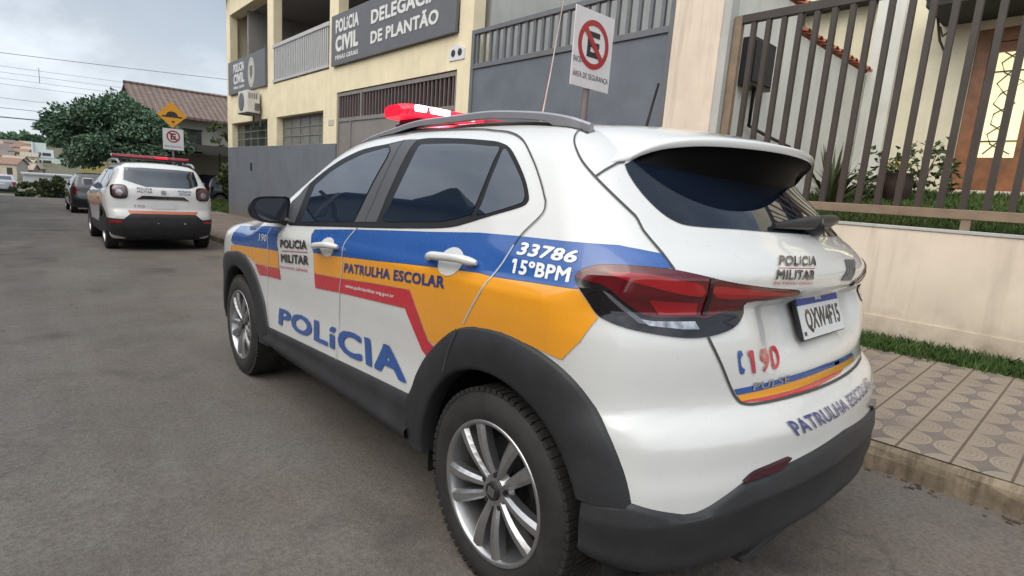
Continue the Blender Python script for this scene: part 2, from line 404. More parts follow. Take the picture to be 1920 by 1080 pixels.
M['bark'] = simple('bark', (0.10, 0.075, 0.055), 0.9, var=0.4, scale=10, bump=0.7, bscale=30)
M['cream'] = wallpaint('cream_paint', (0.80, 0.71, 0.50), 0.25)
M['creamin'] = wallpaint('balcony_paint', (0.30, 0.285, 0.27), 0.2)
M['dado'] = wallpaint('grey_dado_paint', (0.150, 0.165, 0.190), 0.45, base_z=-0.1)
M['greywall'] = wallpaint('pale_grey_wall', (0.46, 0.47, 0.45), 0.45)
M['beige'] = wallpaint('beige_wall_paint', (0.74, 0.645, 0.525), 0.6, base_z=0.30)
M['whitewall'] = wallpaint('white_house_wall', (0.68, 0.68, 0.63), 0.35)
M['creamhouse'] = wallpaint('cream_house_wall', (0.76, 0.70, 0.53), 0.25)
M['gatesteel'] = simple('blue_grey_gate_steel', (0.128, 0.147, 0.170), 0.5, var=0.16, scale=2.2, bump=0.12, bscale=7)
M['gateframe'] = simple('grey_gate_frame', (0.135, 0.140, 0.152), 0.55, var=0.1)
M['garage'] = simple('grey_garage_sheet', (0.21, 0.195, 0.185), 0.55, var=0.12, scale=2)
M['garagebar'] = simple('brown_grey_bars', (0.13, 0.10, 0.095), 0.55)
M['signgrey'] = simple('sign_grey', (0.115, 0.118, 0.130), 0.5, var=0.08)
M['signtext'] = simple('sign_lettering', (0.66, 0.66, 0.64), 0.5, var=0.05)
M['signpale'] = simple('pale_crest', (0.50, 0.49, 0.41), 0.5, var=0.15, scale=14)
M['railmetal'] = simple('white_grey_railing', (0.44, 0.44, 0.44), 0.5, var=0.08)
M['fence'] = simple('brown_grey_fence_paint', (0.044, 0.036, 0.029), 0.5, var=0.2, scale=5)
M['fencerail'] = simple('tan_fence_rail', (0.21, 0.155, 0.105), 0.55, var=0.25, scale=5)
M['dark'] = simple('dark_recess', (0.03, 0.03, 0.03), 0.8)
M['pane'] = glass('window_pane', (0.05, 0.055, 0.05), 0.08, 1.5)
M['paneold'] = simple('frosted_pane', (0.17, 0.175, 0.155), 0.35, var=0.2, scale=3)
M['ac'] = simple('ac_white', (0.62, 0.61, 0.56), 0.5)
M['terracotta'] = simple('terracotta', (0.30, 0.095, 0.055), 0.8, var=0.35, scale=9)
M['wood'] = simple('varnished_wood', (0.23, 0.095, 0.040), 0.4, var=0.35, scale=5)
M['litglass'] = emit('lit_door_glass', (1.0, 0.88, 0.48), 0.66, (0.6, 0.6, 0.45))
M['signwhite'] = simple('sign_white', (0.66, 0.67, 0.68), 0.4, var=0.05)
M['signred'] = simple('sign_red', (0.36, 0.030, 0.035), 0.4, var=0.08)
M['signblack'] = simple('sign_black', (0.025, 0.025, 0.027), 0.5)
M['signyellow'] = simple('sign_yellow', (0.72, 0.33, 0.02), 0.45, var=0.06)
M['galv'] = simple('galvanised_post', (0.17, 0.16, 0.155), 0.55, metal=0.3, var=0.2)
M['plate'] = simple('plate_white', (0.62, 0.63, 0.64), 0.4, var=0.04)
M['plateblue'] = simple('plate_blue', (0.015, 0.045, 0.26), 0.4, var=0.04)
def rooftile(name, lo, hi, sx=6.0, sy=3.0):
    a = NT(name); v = a.coord('Object'); s = a.sep(v)
    w = a.math('SINE', a.math('MULTIPLY', s[0], sx * 6.283)); r = a.math('FRACT', a.math('MULTIPLY', s[1], sy))
    c = a.ramp(a.noise(v, 3.5, 6, 0.65), [(0.3, lo), (0.7, hi)])
    c = a.mix(a.ramp(r, [(0.0, 0.35), (0.2, 0.0)]), c, tuple(x * 0.35 for x in lo))
    c = a.mix(a.ramp(w, [(0.0, 0.22), (0.6, 0.0)]), c, tuple(x * 0.5 for x in lo))
    a.set(Base_Color=c, Roughness=0.9); a.bump(a.math('ADD', w, r), 0.6, 0.03); return a.m
M['rooftile'] = rooftile('clay_roof_tiles', (0.135, 0.098, 0.084), (0.225, 0.165, 0.140), 4.0, 2.6)
M['wire'] = simple('black_cable', (0.12, 0.12, 0.13), 0.7)
# ------------------------------------------------------------------ car bodies: smooth solids described by curves
def pchip(xs, ys):
    xs = np.array(xs, float); ys = np.array(ys, float); h = np.diff(xs); d = np.diff(ys) / h
    m = np.zeros(len(xs)); m[0] = d[0]; m[-1] = d[-1]
    for i in range(1, len(xs) - 1):
        if d[i - 1] * d[i] > 0:
            w1 = 2 * h[i] + h[i - 1]; w2 = h[i] + 2 * h[i - 1]; m[i] = (w1 + w2) / (w1 / d[i - 1] + w2 / d[i])
    def f(x):
        x = np.clip(np.asarray(x, float), xs[0], xs[-1]); i = np.clip(np.searchsorted(xs, x) - 1, 0, len(xs) - 2)
        t = (x - xs[i]) / h[i]; t2 = t * t; t3 = t2 * t
        return ys[i] * (2 * t3 - 3 * t2 + 1) + m[i] * h[i] * (t3 - 2 * t2 + t) + ys[i + 1] * (3 * t2 - 2 * t3) + m[i + 1] * h[i] * (t3 - t2)
    return f
def smax(a, b, k):
    h = np.maximum(k - np.abs(a - b), 0) / k
    return np.maximum(a, b) + h * h * k * .25
class CarShape:
    """y forward from the rear axle, z up from the road, x to the car's right"""
    def __init__(s, plan, sec, top, rear, front, rear_bow=(.235, .20), front_bow=(.22, .55), crown=(.10, .05), taper=(1.2, .10), haunch=.008, edge=.10, bottom=.21, wy=.3, arches=(0.0, 2.532), arch_r=.41, recess=0.0):
        s.plan, s.sec, s.top, s.rear, s.front = pchip(*plan), pchip(*sec), pchip(*top), pchip(*rear), pchip(*front)
        s.rb, s.fb, s.cr, s.tp, s.ha, s.edge, s.bot, s.wy, s.arches, s.ar, s.recess = rear_bow, front_bow, crown, taper, haunch, edge, bottom, wy, arches, arch_r, recess
        s.y0, s.y1 = min(rear[1]) - .05, max(front[1]) + .05
    def half(s, y, z):
        g = np.clip(z - 1.03, 0, 1)
        w = s.plan(y) + s.sec(z) - s.tp[1] * g * np.clip(y - s.tp[0], 0, 2) ** 1.5
        return w + s.ha * np.exp(-((y + .02) / .35) ** 2 - ((z - .90) / .13) ** 2)
    def S(s, x, y, z):
        ax = np.abs(x)
        a = ax - s.half(y, z)
        t = z - (s.top(y) - s.cr[0] * ax ** 2 - s.cr[1] * ax ** 4)
        sg = lambda q: 1 / (1 + np.exp(-np.clip(q, -40, 40)))
        rec = s.recess * sg((.36 - ax) / .025) * sg((z - .815) / .018) * sg((.962 - z) / .006)
        r = (s.rear(z) + rec + s.rb[0] * ax ** 2 + s.rb[1] * ax ** 6 - y) * .8
        fr = (y - (s.front(z) - s.fb[0] * ax ** 2 - s.fb[1] * ax ** 6)) * .8
        v = smax(a, t, s.edge); v = smax(v, r, .09); v = smax(v, fr, .12)
        return smax(v, s.bot - z, .06)
    def bisect(s, o, d, lo, hi, n=34):
        lo = np.full(len(o), float(lo)); hi = np.full(len(o), float(hi))
        for _ in range(n):
            m = (lo + hi) / 2; p = o + d * m[:, None]; out = s.S(p[:, 0], p[:, 1], p[:, 2]) > 0
            lo = np.where(out, m, lo); hi = np.where(out, hi, m)
        return o + d * hi[:, None]
    def normal(s, p, e=.003):
        x, y, z = p[:, 0], p[:, 1], p[:, 2]
        n = np.stack([s.S(x + e, y, z) - s.S(x - e, y, z), s.S(x, y + e, z) - s.S(x, y - e, z), s.S(x, y, z + e) - s.S(x, y, z - e)], 1)
        return n / (np.linalg.norm(n, axis=1, keepdims=True) + 1e-12)
    def side(s, q, sx=-1):           # q: (y, z) -> point on the flank
        q = np.asarray(q, float); o = np.stack([np.full(len(q), 1.25 * sx), q[:, 0], q[:, 1]], 1); d = np.zeros_like(o); d[:, 0] = -sx
        return s.bisect(o, d, 0, 1.25)
    def wrap(s, q, sx=1):            # q: (angle, z) seen from an upright axis inside -> point round the tail
        q = np.asarray(q, float); d = np.stack([np.sin(q[:, 0]) * sx, -np.cos(q[:, 0]), 0 * q[:, 0]], 1)
        o = np.stack([0 * q[:, 0], 0 * q[:, 0] + s.wy, q[:, 1]], 1)
        return s.bisect(o + d * 1.7, -d, 0, 1.7)
    def back(s, q, sx=1):            # q: (x, z) -> point on the tail
        q = np.asarray(q, float); o = np.stack([q[:, 0] * sx, np.full(len(q), s.y0 - .3), q[:, 1]], 1); d = np.zeros_like(o); d[:, 1] = 1
        return s.bisect(o, d, 0, 1.6)
    def nose(s, q, sx=1):            # q: (x, z) -> point on the front end or windscreen
        q = np.asarray(q, float); o = np.stack([q[:, 0] * sx, np.full(len(q), s.y1 + .3), q[:, 1]], 1); d = np.zeros_like(o); d[:, 1] = -1
        return s.bisect(o, d, 0, 3.2)
    def over(s, q, sx=1):            # q: (x, y) -> point on the roof
        q = np.asarray(q, float); o = np.stack([q[:, 0], q[:, 1], np.full(len(q), 2.0)], 1); d = np.zeros_like(o); d[:, 2] = -1
        return s.bisect(o, d, 0, 1.5)
    def body(s, step=.03, zc=.78):
        xs = np.linspace(-.9, .9, int(1.8 / step)); ys = np.linspace(s.y0 - .05, s.y1 + .05, int((s.y1 - s.y0) / step)); zs = np.linspace(.1, 1.7, int(1.6 / step))
        V, F = [], []
        def grid(A, B, fn):
            base = sum(len(v) for v in V); P = np.array([fn(a, b) for a in A for b in B]); V.append(P); n = len(B)
            for i in range(len(A) - 1):
                for j in range(n - 1):
                    k = base + i * n + j; F.append((k, k + 1, k + n + 1, k + n))
        for sx in (-.9, .9): grid(ys, zs, lambda a, b: (sx, a, b))
        for z in (.1, 1.7): grid(ys, xs, lambda a, b: (b, a, z))
        for y in (ys[0], ys[-1]): grid(xs, zs, lambda a, b: (a, y, b))
        P = np.concatenate(V); o = np.stack([0 * P[:, 0], np.clip(P[:, 1], s.y0 + .55, s.y1 - .75), 0 * P[:, 0] + zc], 1)
        d = P - o; d /= np.linalg.norm(d, axis=1, keepdims=True)
        Q = s.bisect(o + d * 2.2, -d, 0, 2.2)
        keep = []
        for f in F:
            c = Q[list(f)].mean(0); cut = False
            for ya in s.arches:
                if abs(c[0]) > .5 and (math.hypot(c[1] - ya, c[2] - .318) < s.ar or (abs(c[1] - ya) < s.ar and c[2] < .318)): cut = True
            if not cut: keep.append(f)
        bm = bmesh.new(); vs = [bm.verts.new(p) for p in Q]
        for f in keep:
            try: bm.faces.new([vs[k] for k in f])
            except ValueError: pass
        bmesh.ops.remove_doubles(bm, verts=bm.verts[:], dist=.0006)
        bmesh.ops.delete(bm, geom=[v for v in bm.verts if not v.link_faces], context='VERTS')
        bmesh.ops.dissolve_degenerate(bm, dist=.0004, edges=bm.edges[:])
        bmesh.ops.recalc_face_normals(bm, faces=bm.faces[:])
        me = bpy.data.meshes.new('body'); bm.to_mesh(me); bm.free()
        me.polygons.foreach_set('use_smooth', [True] * len(me.polygons))
        co = np.empty(len(me.vertices) * 3); me.vertices.foreach_get('co', co)
        me.normals_split_custom_set_from_vertices([tuple(n) for n in s.normal(co.reshape(-1, 3))])
        return me

def cut_grid(bm, cell):
    for ax in (0, 1):
        lo = min(v.co[ax] for v in bm.verts); hi = max(v.co[ax] for v in bm.verts)
        k = math.ceil(lo / cell)
        while k * cell < hi:
            n = Vector((1, 0, 0)) if ax == 0 else Vector((0, 1, 0))
            bmesh.ops.bisect_plane(bm, geom=bm.verts[:] + bm.edges[:] + bm.faces[:], dist=1e-6, plane_co=n * (k * cell), plane_no=n)
            k += 1
def sticker(name, loops, mapper, shape, off, mat, parent, cell=.035, skirt=0.0, bm=None, label=None, sx=None, dome=0.0):
    """a thin skin cut to a 2-D outline (or a prepared 2-D bmesh) and laid on the body at height off; skirt closes its rim down to the body"""
    made = bm is not None
    if bm is None:
        bm = bmesh.new()
        for lp in loops:
            vs = [bm.verts.new((a, b, 0)) for a, b in lp]
            for t in tessellate_polygon([[Vector((a, b, 0)) for a, b in lp]]):
                try: bm.faces.new([vs[k] for k in t])
                except ValueError: pass
    if not made:
        cut_grid(bm, cell); bmesh.ops.remove_doubles(bm, verts=bm.verts[:], dist=1e-5)
    bm.verts.ensure_lookup_table(); bm.verts.index_update()
    q = np.array([(v.co.x, v.co.y) for v in bm.verts])
    kw = {} if sx is None else {'sx': sx}
    p = mapper(q, **kw); nn = shape.normal(p)
    V = [tuple(r) for r in p + nn * off]; N = [tuple(r) for r in nn]; F = []
    for f in bm.faces:
        idx = [v.index for v in f.verts]
        a, b, c = (np.array(V[i]) for i in idx[:3]); g = np.cross(b - a, c - a)
        F.append(idx if g @ nn[idx[0]] >= 0 else idx[::-1])
    if skirt:
        for e in bm.edges:
            if len(e.link_faces) == 1:
                i, j = e.verts[0].index, e.verts[1].index; b = len(V)
                V += [V[i], V[j], tuple(p[j] - nn[j] * skirt), tuple(p[i] - nn[i] * skirt)]
                w = np.cross(np.array(V[j]) - np.array(V[i]), nn[i]); w = w / (np.linalg.norm(w) + 1e-9)
                cen = np.mean([v.co[:] for v in e.link_faces[0].verts], 0); mid = (e.verts[0].co + e.verts[1].co) / 2
                N += [tuple(nn[i]), tuple(nn[j]), tuple(nn[j]), tuple(nn[i])]; F.append((b, b + 1, b + 2, b + 3))
    bm.free()
    return raw(name, V, F, mat, parent, smooth=True, normals=N, label=label)
def ribbon(pts, w, closed=False):
    """a strip of width w along a 2-D polyline, as loops for sticker()"""
    P = [np.array(p, float) for p in pts]
    if closed: P.append(P[0])
    L, Rr = [], []
    for k, p in enumerate(P):
        a = P[max(k - 1, 0)]; b = P[min(k + 1, len(P) - 1)]; t = b - a; t /= np.linalg.norm(t) + 1e-9; n = np.array([-t[1], t[0]]) * w / 2
        L.append(p + n); Rr.append(p - n)
    return [[tuple(L[k]), tuple(L[k + 1]), tuple(Rr[k + 1]), tuple(Rr[k])] for k in range(len(P) - 1)]
def smooth_line(pts, n=8, closed=False):
    P = [np.array(p, float) for p in pts]; out = []; m = len(P)
    rng = range(m) if closed else range(m - 1)
    for k in rng:
        if closed: a, b, c, d = P[(k - 1) % m], P[k], P[(k + 1) % m], P[(k + 2) % m]
        else: a, b, c, d = P[max(k - 1, 0)], P[k], P[k + 1], P[min(k + 2, m - 1)]
        for j in range(n):
            t = j / n
            out.append(tuple(0.5 * ((2 * b) + (c - a) * t + (2 * a - 5 * b + 4 * c - d) * t * t + (3 * b - a - 3 * c + d) * t ** 3)))
    if not closed: out.append(tuple(P[-1]))
    return out
def text_bm(text, bold=0.0, shear=0.0, spacing=1.0, N=46):
    """heavy lettering as a flat 2-D bmesh normalised to the unit square: the built-in face is drawn on a fine grid,
    its strokes thickened by bold (share of the letter height), and the outline taken back from the grid"""
    cu = bpy.data.curves.new('lettering', 'FONT'); cu.body = text.replace('Í', 'I') if text in ('POLÍCIA', 'INÍCIO') else text; cu.size = 1.0; cu.shear = shear; cu.space_character = spacing + bold * 1.1; cu.resolution_u = 3
    o = bpy.data.objects.new('lettering', cu); COL.objects.link(o)
    dg = bpy.context.evaluated_depsgraph_get(); me = bpy.data.meshes.new_from_object(o.evaluated_get(dg)); me.calc_loop_triangles()
    co = np.empty(len(me.vertices) * 3); me.vertices.foreach_get('co', co); co = co.reshape(-1, 3)[:, :2]
    tri = np.array([t.vertices[:] for t in me.loop_triangles])
    bpy.data.objects.remove(o); bpy.data.curves.remove(cu); bpy.data.meshes.remove(me)
    h = .72; px = h / N; pad = int(bold * N) + 4
    mn = co.min(0); mx = co.max(0); W_, H_ = int((mx[0] - mn[0]) / px) + 2 * pad + 1, int((mx[1] - mn[1]) / px) + 2 * pad + 1
    g = np.zeros((H_, W_), bool); p = (co - mn) / px + pad
    for t in tri:
        a, b, c = p[t]; x0, y0 = np.floor(np.min([a, b, c], 0)).astype(int); x1, y1 = np.ceil(np.max([a, b, c], 0)).astype(int) + 1
        X, Y = np.meshgrid(np.arange(x0, x1), np.arange(y0, y1)); d = (b[0] - a[0]) * (c[1] - a[1]) - (b[1] - a[1]) * (c[0] - a[0])
        if abs(d) < 1e-9: continue
        u = ((X - a[0]) * (c[1] - a[1]) - (Y - a[1]) * (c[0] - a[0])) / d; v = ((b[0] - a[0]) * (Y - a[1]) - (b[1] - a[1]) * (X - a[0])) / d
        g[y0:y1, x0:x1] |= (u >= -1e-6) & (v >= -1e-6) & (u + v <= 1 + 1e-6)
    # the figure one gets its flag, which the built-in face leaves out
    if '1' in text and ' ' not in text:
        cols = g.any(0); st = [i for i in range(1, W_) if cols[i] and not cols[i - 1]]; en = [i for i in range(1, W_) if not cols[i] and cols[i - 1]]
        if len(st) == len(text):
            for ci, ch in enumerate(text):
                if ch == '1':
                    x0, x1 = st[ci], en[ci]; top = max(np.where(g[:, x0:x1].any(1))[0]); sw = max(4, int(.10 * N))
                    for q in range(int(sw * 1.9)):
                        yt = int(top - q * .75); g[max(0, yt - int(sw * 1.25)):yt + 1, max(0, x0 - q)] = True
    # a short I with its accent tucked under the cap height, as the force writes its name
    if text in ('POLÍCIA', 'INÍCIO'):
        cols = g.any(0); st = [i for i in range(1, W_) if cols[i] and not cols[i - 1]]; en = [i for i in range(1, W_) if not cols[i] and cols[i - 1]]
        if len(st) == len(text):
            x0, x1 = st[text.index('Í')], en[text.index('Í')]; yy = np.where(g[:, x0:x1].any(1))[0]; y0_, H = yy.min(), yy.max() - yy.min(); sw = x1 - x0
            g[int(y0_ + .62 * H):, x0:x1] = False
            for q in range(int(.20 * H)):
                sh = int(q * .7); g[int(y0_ + .80 * H) + q, x0 + sh:x0 + sh + max(3, int(sw * .9))] = True
    r = bold * N; k = g.copy(); R0 = int(r) + 1
    for dy in range(-R0, R0 + 1):
        for dx in range(-R0, R0 + 1):
            if (dx or dy) and dx * dx + dy * dy <= r * r: k |= np.roll(np.roll(g, dy, 0), dx, 1)
    f = k.astype(float)
    for _ in range(2): f = (f + np.roll(f, 1, 0) + np.roll(f, -1, 0) + np.roll(f, 1, 1) + np.roll(f, -1, 1)) / 5
    bm = bmesh.new(); cache = {}
    def vert(x, y):
        q = (round(x, 3), round(y, 3))
        if q not in cache: cache[q] = bm.verts.new((x, y, 0))
        return cache[q]
    ins = f > .5
    for j in range(H_ - 1):
        i = 0
        while i < W_ - 1:
            c = (ins[j, i], ins[j, i + 1], ins[j + 1, i + 1], ins[j + 1, i])
            if all(c):
                e = i
                while e < W_ - 1 and e - i < 10 and ins[j, e] and ins[j, e + 1] and ins[j + 1, e + 1] and ins[j + 1, e]: e += 1
                bm.faces.new([vert(i, j), vert(e, j), vert(e, j + 1), vert(i, j + 1)]); i = e; continue
            if any(c):
                cs = [(i, j), (i + 1, j), (i + 1, j + 1), (i, j + 1)]; vals = [f[y, x] for x, y in cs]; poly = []
                for q in range(4):
                    (xa, ya), (xb, yb) = cs[q], cs[(q + 1) % 4]; va, vb = vals[q], vals[(q + 1) % 4]
                    if va > .5: poly.append((xa, ya))
                    if (va > .5) != (vb > .5): t = (.5 - va) / (vb - va); poly.append((xa + t * (xb - xa), ya + t * (yb - ya)))
                vs = []
                for q in poly:
                    w = vert(*q)
                    if w not in vs: vs.append(w)
                if len(vs) > 2:
                    try: bm.faces.new(vs)
                    except ValueError: pass
            i += 1
    xs = [v.co.x for v in bm.verts]; ys = [v.co.y for v in bm.verts]
    x0, x1, y0, y1 = min(xs), max(xs), min(ys), max(ys)
    for v in bm.verts: v.co = Vector(((v.co.x - x0) / (x1 - x0), (v.co.y - y0) / (y1 - y0), 0))
    return bm, (x1 - x0) * px, (y1 - y0) * px
def to_quad(bm, quad):               # quad: TL TR BR BL
    tl, tr, br, bl = (np.array(q, float) for q in quad)
    for v in bm.verts:
        u, w = v.co.x, v.co.y; p = bl * (1 - u) * (1 - w) + br * u * (1 - w) + tr * u * w + tl * (1 - u) * w
        v.co = Vector((p[0], p[1], 0))
    return bm
def body_text(name, text, quad, mapper, shape, mat, parent, off=.0044, bold=0.02, shear=0.0, spacing=1.0, cell=.025):
    bm, _, _ = text_bm(text, bold, shear, spacing); to_quad(bm, quad)
    return sticker(name, None, mapper, shape, off, mat, parent, cell, bm=bm)
def flat_text(name, text, origin, ux, uz, w, h, mat, parent=None, bold=0.02, thick=0.004, shear=0.0, spacing=1.0):
    """raised lettering on a flat board: origin = lower left corner, ux/uz = unit axes, w x h = size"""
    bm, _, _ = text_bm(text, bold, shear, spacing)
    ux, uz = Vector(ux), Vector(uz); n = ux.cross(uz)
    r = bmesh.ops.extrude_face_region(bm, geom=bm.faces[:])
    ev = {g for g in r['geom'] if isinstance(g, bmesh.types.BMVert)}
    for v in bm.verts:
        v.co = Vector(origin) + ux * (v.co.x * w) + uz * (v.co.y * h) + (n * thick if v in ev else Vector((0, 0, 0)))
    bmesh.ops.recalc_face_normals(bm, faces=bm.faces[:])
    me = bpy.data.meshes.new(name); bm.to_mesh(me); bm.free()
    return link_mesh(name, me, mat, parent)

# ------------------------------------------------------------------ wheels
def wheel_meshes(r=.318, rim=.222, w=.20, spokes='double', seg=72):
    """meshes for one left-hand wheel centred on the origin, outer face towards -x"""
    t = MB(); h = w / 2
    prof = [(-h + .006, rim - .004), (-h + .001, rim + .006), (-h - .004, rim + .03), (-h - .002, r - .045), (-h + .012, r - .014), (-h + .03, r - .002), (-.03, r), (.03, r), (h - .03, r - .002), (h - .01, r - .02), (h, r - .05), (h, rim)]
    t.lathe(prof, seg, 0)
    for k in range(seg):                       # tread blocks on the shoulder
        a = 2 * math.pi * (k + .5) / seg
        Mx = Matrix.Rotation(a, 4, 'X')
        t.box((-h + .012, -.0095, r - .012), (-h + .050, .0095, r + .0022), 0, Mx)
    for k in range(seg):
        a = 2 * math.pi * k / seg; Mx = Matrix.Rotation(a, 4, 'X')
        t.box((-h + .056, -.0105, r - .006), (h - .01, .0105, r + .0022), 0, Mx)
    a_ = MB()
    a_.lathe([(-h + .005, rim + .001), (-h - .001, rim - .002), (-h + .002, rim - .011), (-h + .012, rim - .016), (-h + .075, rim - .030), (h - .01, rim - .034)], seg, 0)
    if spokes == 'double':
        for k in range(5):
            for sg in (-1, 1):
                ang = R_(123 + 72 * k); half_a = R_(12.5) * sg
                n = 7; sec = []
                for j in range(n):
                    f = j / (n - 1); rr = .040 + f * (rim - .012 - .040)
                    off = sg * (.015 + f * (math.sin(abs(half_a)) * (rim - .012) - .013))
                    wd = .0125 + .0125 * f
                    dep = -h + .028 - .016 * f - .010 * math.sin(f * math.pi)   # dished towards the hub
                    sec.append((rr, off, wd, dep))
                vs = []
                for rr, off, wd, dep in sec:
                    for (du, dx) in ((-wd, .004), (-wd * .45, -.006), (wd * .45, -.006), (wd, .004), (wd * .8, .034), (-wd * .8, .034)):
                        u = off + du; vs.append((dep + dx, -(rr * math.cos(ang) - u * math.sin(ang)), rr * math.sin(ang) + u * math.cos(ang)))
                fs = [(j * 6 + q, j * 6 + (q + 1) % 6, (j + 1) * 6 + (q + 1) % 6, (j + 1) * 6 + q) for j in range(n - 1) for q in range(6)]
                a_.add(vs, fs, 0)
            # pocket between hub and pair
            ang = R_(123 + 72 * k)
            a_.cyl((-h + .030, -.052 * math.cos(ang + R_(36)), .052 * math.sin(ang + R_(36))), (-h + .02, -.052 * math.cos(ang + R_(36)), .052 * math.sin(ang + R_(36))), .009, .008, 10, 1)
        a_.cyl((-h + .05, 0, 0), (-h + .022, 0, 0), .066, .050, 28, 0)
        a_.cyl((-h + .024, 0, 0), (-h + .012, 0, 0), .030, .027, 24, 1)
    else:
        for k in range(6):
            Mx = Matrix.Rotation(R_(60 * k + 15), 4, 'X')
            a_.box((-h + .02, -.02, .03), (-h + .045, .02, rim - .012), 0, Mx, .006)
        a_.cyl((-h + .05, 0, 0), (-h + .012, 0, 0), .07, .05, 24, 0)
    b = MB(); b.cyl((-h + .095, 0, 0), (-h + .115, 0, 0), .15, .15, 40, 0); b.cyl((-h + .07, 0, 0), (-h + .10, 0, 0), .07, .075, 24, 0)
    b.box((-h + .07, -.16, -.06), (-h + .13, -.10, .07), 0, Matrix.Rotation(R_(-30), 4, 'X'), .01)
    b.cyl((-h + .13, 0, 0), (h, 0, 0), rim - .03, rim - .03, 40, 1)
    return t, a_, b
def add_wheels(root, axles, track, r=.318, rim=.222, w=.20, spokes='double', logo=False):
    t, a_, b = wheel_meshes(r, rim, w, spokes)
    first = None
    for ya in axles:
        for sx in (-1, 1):
            if first is None:
                o = t.build('wheel', M['rubber'], root); ri = a_.build('rim', [M['alloy'], M['plastic']], o); br = b.build('brake_disc', [M['brake'], M['under']], o)
                if logo:
                    ba = MB()
                    for q in range(4): ba.box((-w / 2 + .0095, -.014 + q * .0075, -.013), (-w / 2 + .0125, -.009 + q * .0075, .013), 0, Matrix.Rotation(R_(10), 4, 'X'))
                    ba.build('hub_emblem', M['alloy'], ri)
                first = (o, ri, br); 
            else:
                src = first[0]; o = src.copy(); COL.objects.link(o); o.parent = root
                for c in list(src.children):
                    d = c.copy(); COL.objects.link(d); d.parent = o
                    for e in list(c.children):
                        g = e.copy(); COL.objects.link(g); g.parent = d
            o.location = (sx * (track - w / 2), ya, r); o.rotation_euler = (0, 0, 0 if sx < 0 else math.pi)
def wheel_wells(root, axles, half, rad=.405):
    for ya in axles:
        for sx in (-1, 1):
            m = MB(); n = 20; vs = []
            for k in range(n + 1):
                a = math.pi * k / n; c, s_ = math.cos(a) * rad, .318 + math.sin(a) * rad
                for x in (half, .48): vs.append((sx * x, ya + c, s_))
            vs = [(sx * half, ya + rad, .2), (sx * .48, ya + rad, .2)] + vs + [(sx * half, ya - rad, .2), (sx * .48, ya - rad, .2)]
            fs = [(2 * k, 2 * k + 1, 2 * k + 3, 2 * k + 2) for k in range(n + 2)]
            m.add(vs, fs, 0, True)
            m.add([vs[2 * k + 1] for k in range(n + 3)], [tuple(range(n + 3))], 0)
            m.build('wheel_well', M['under'], root, fix=False)
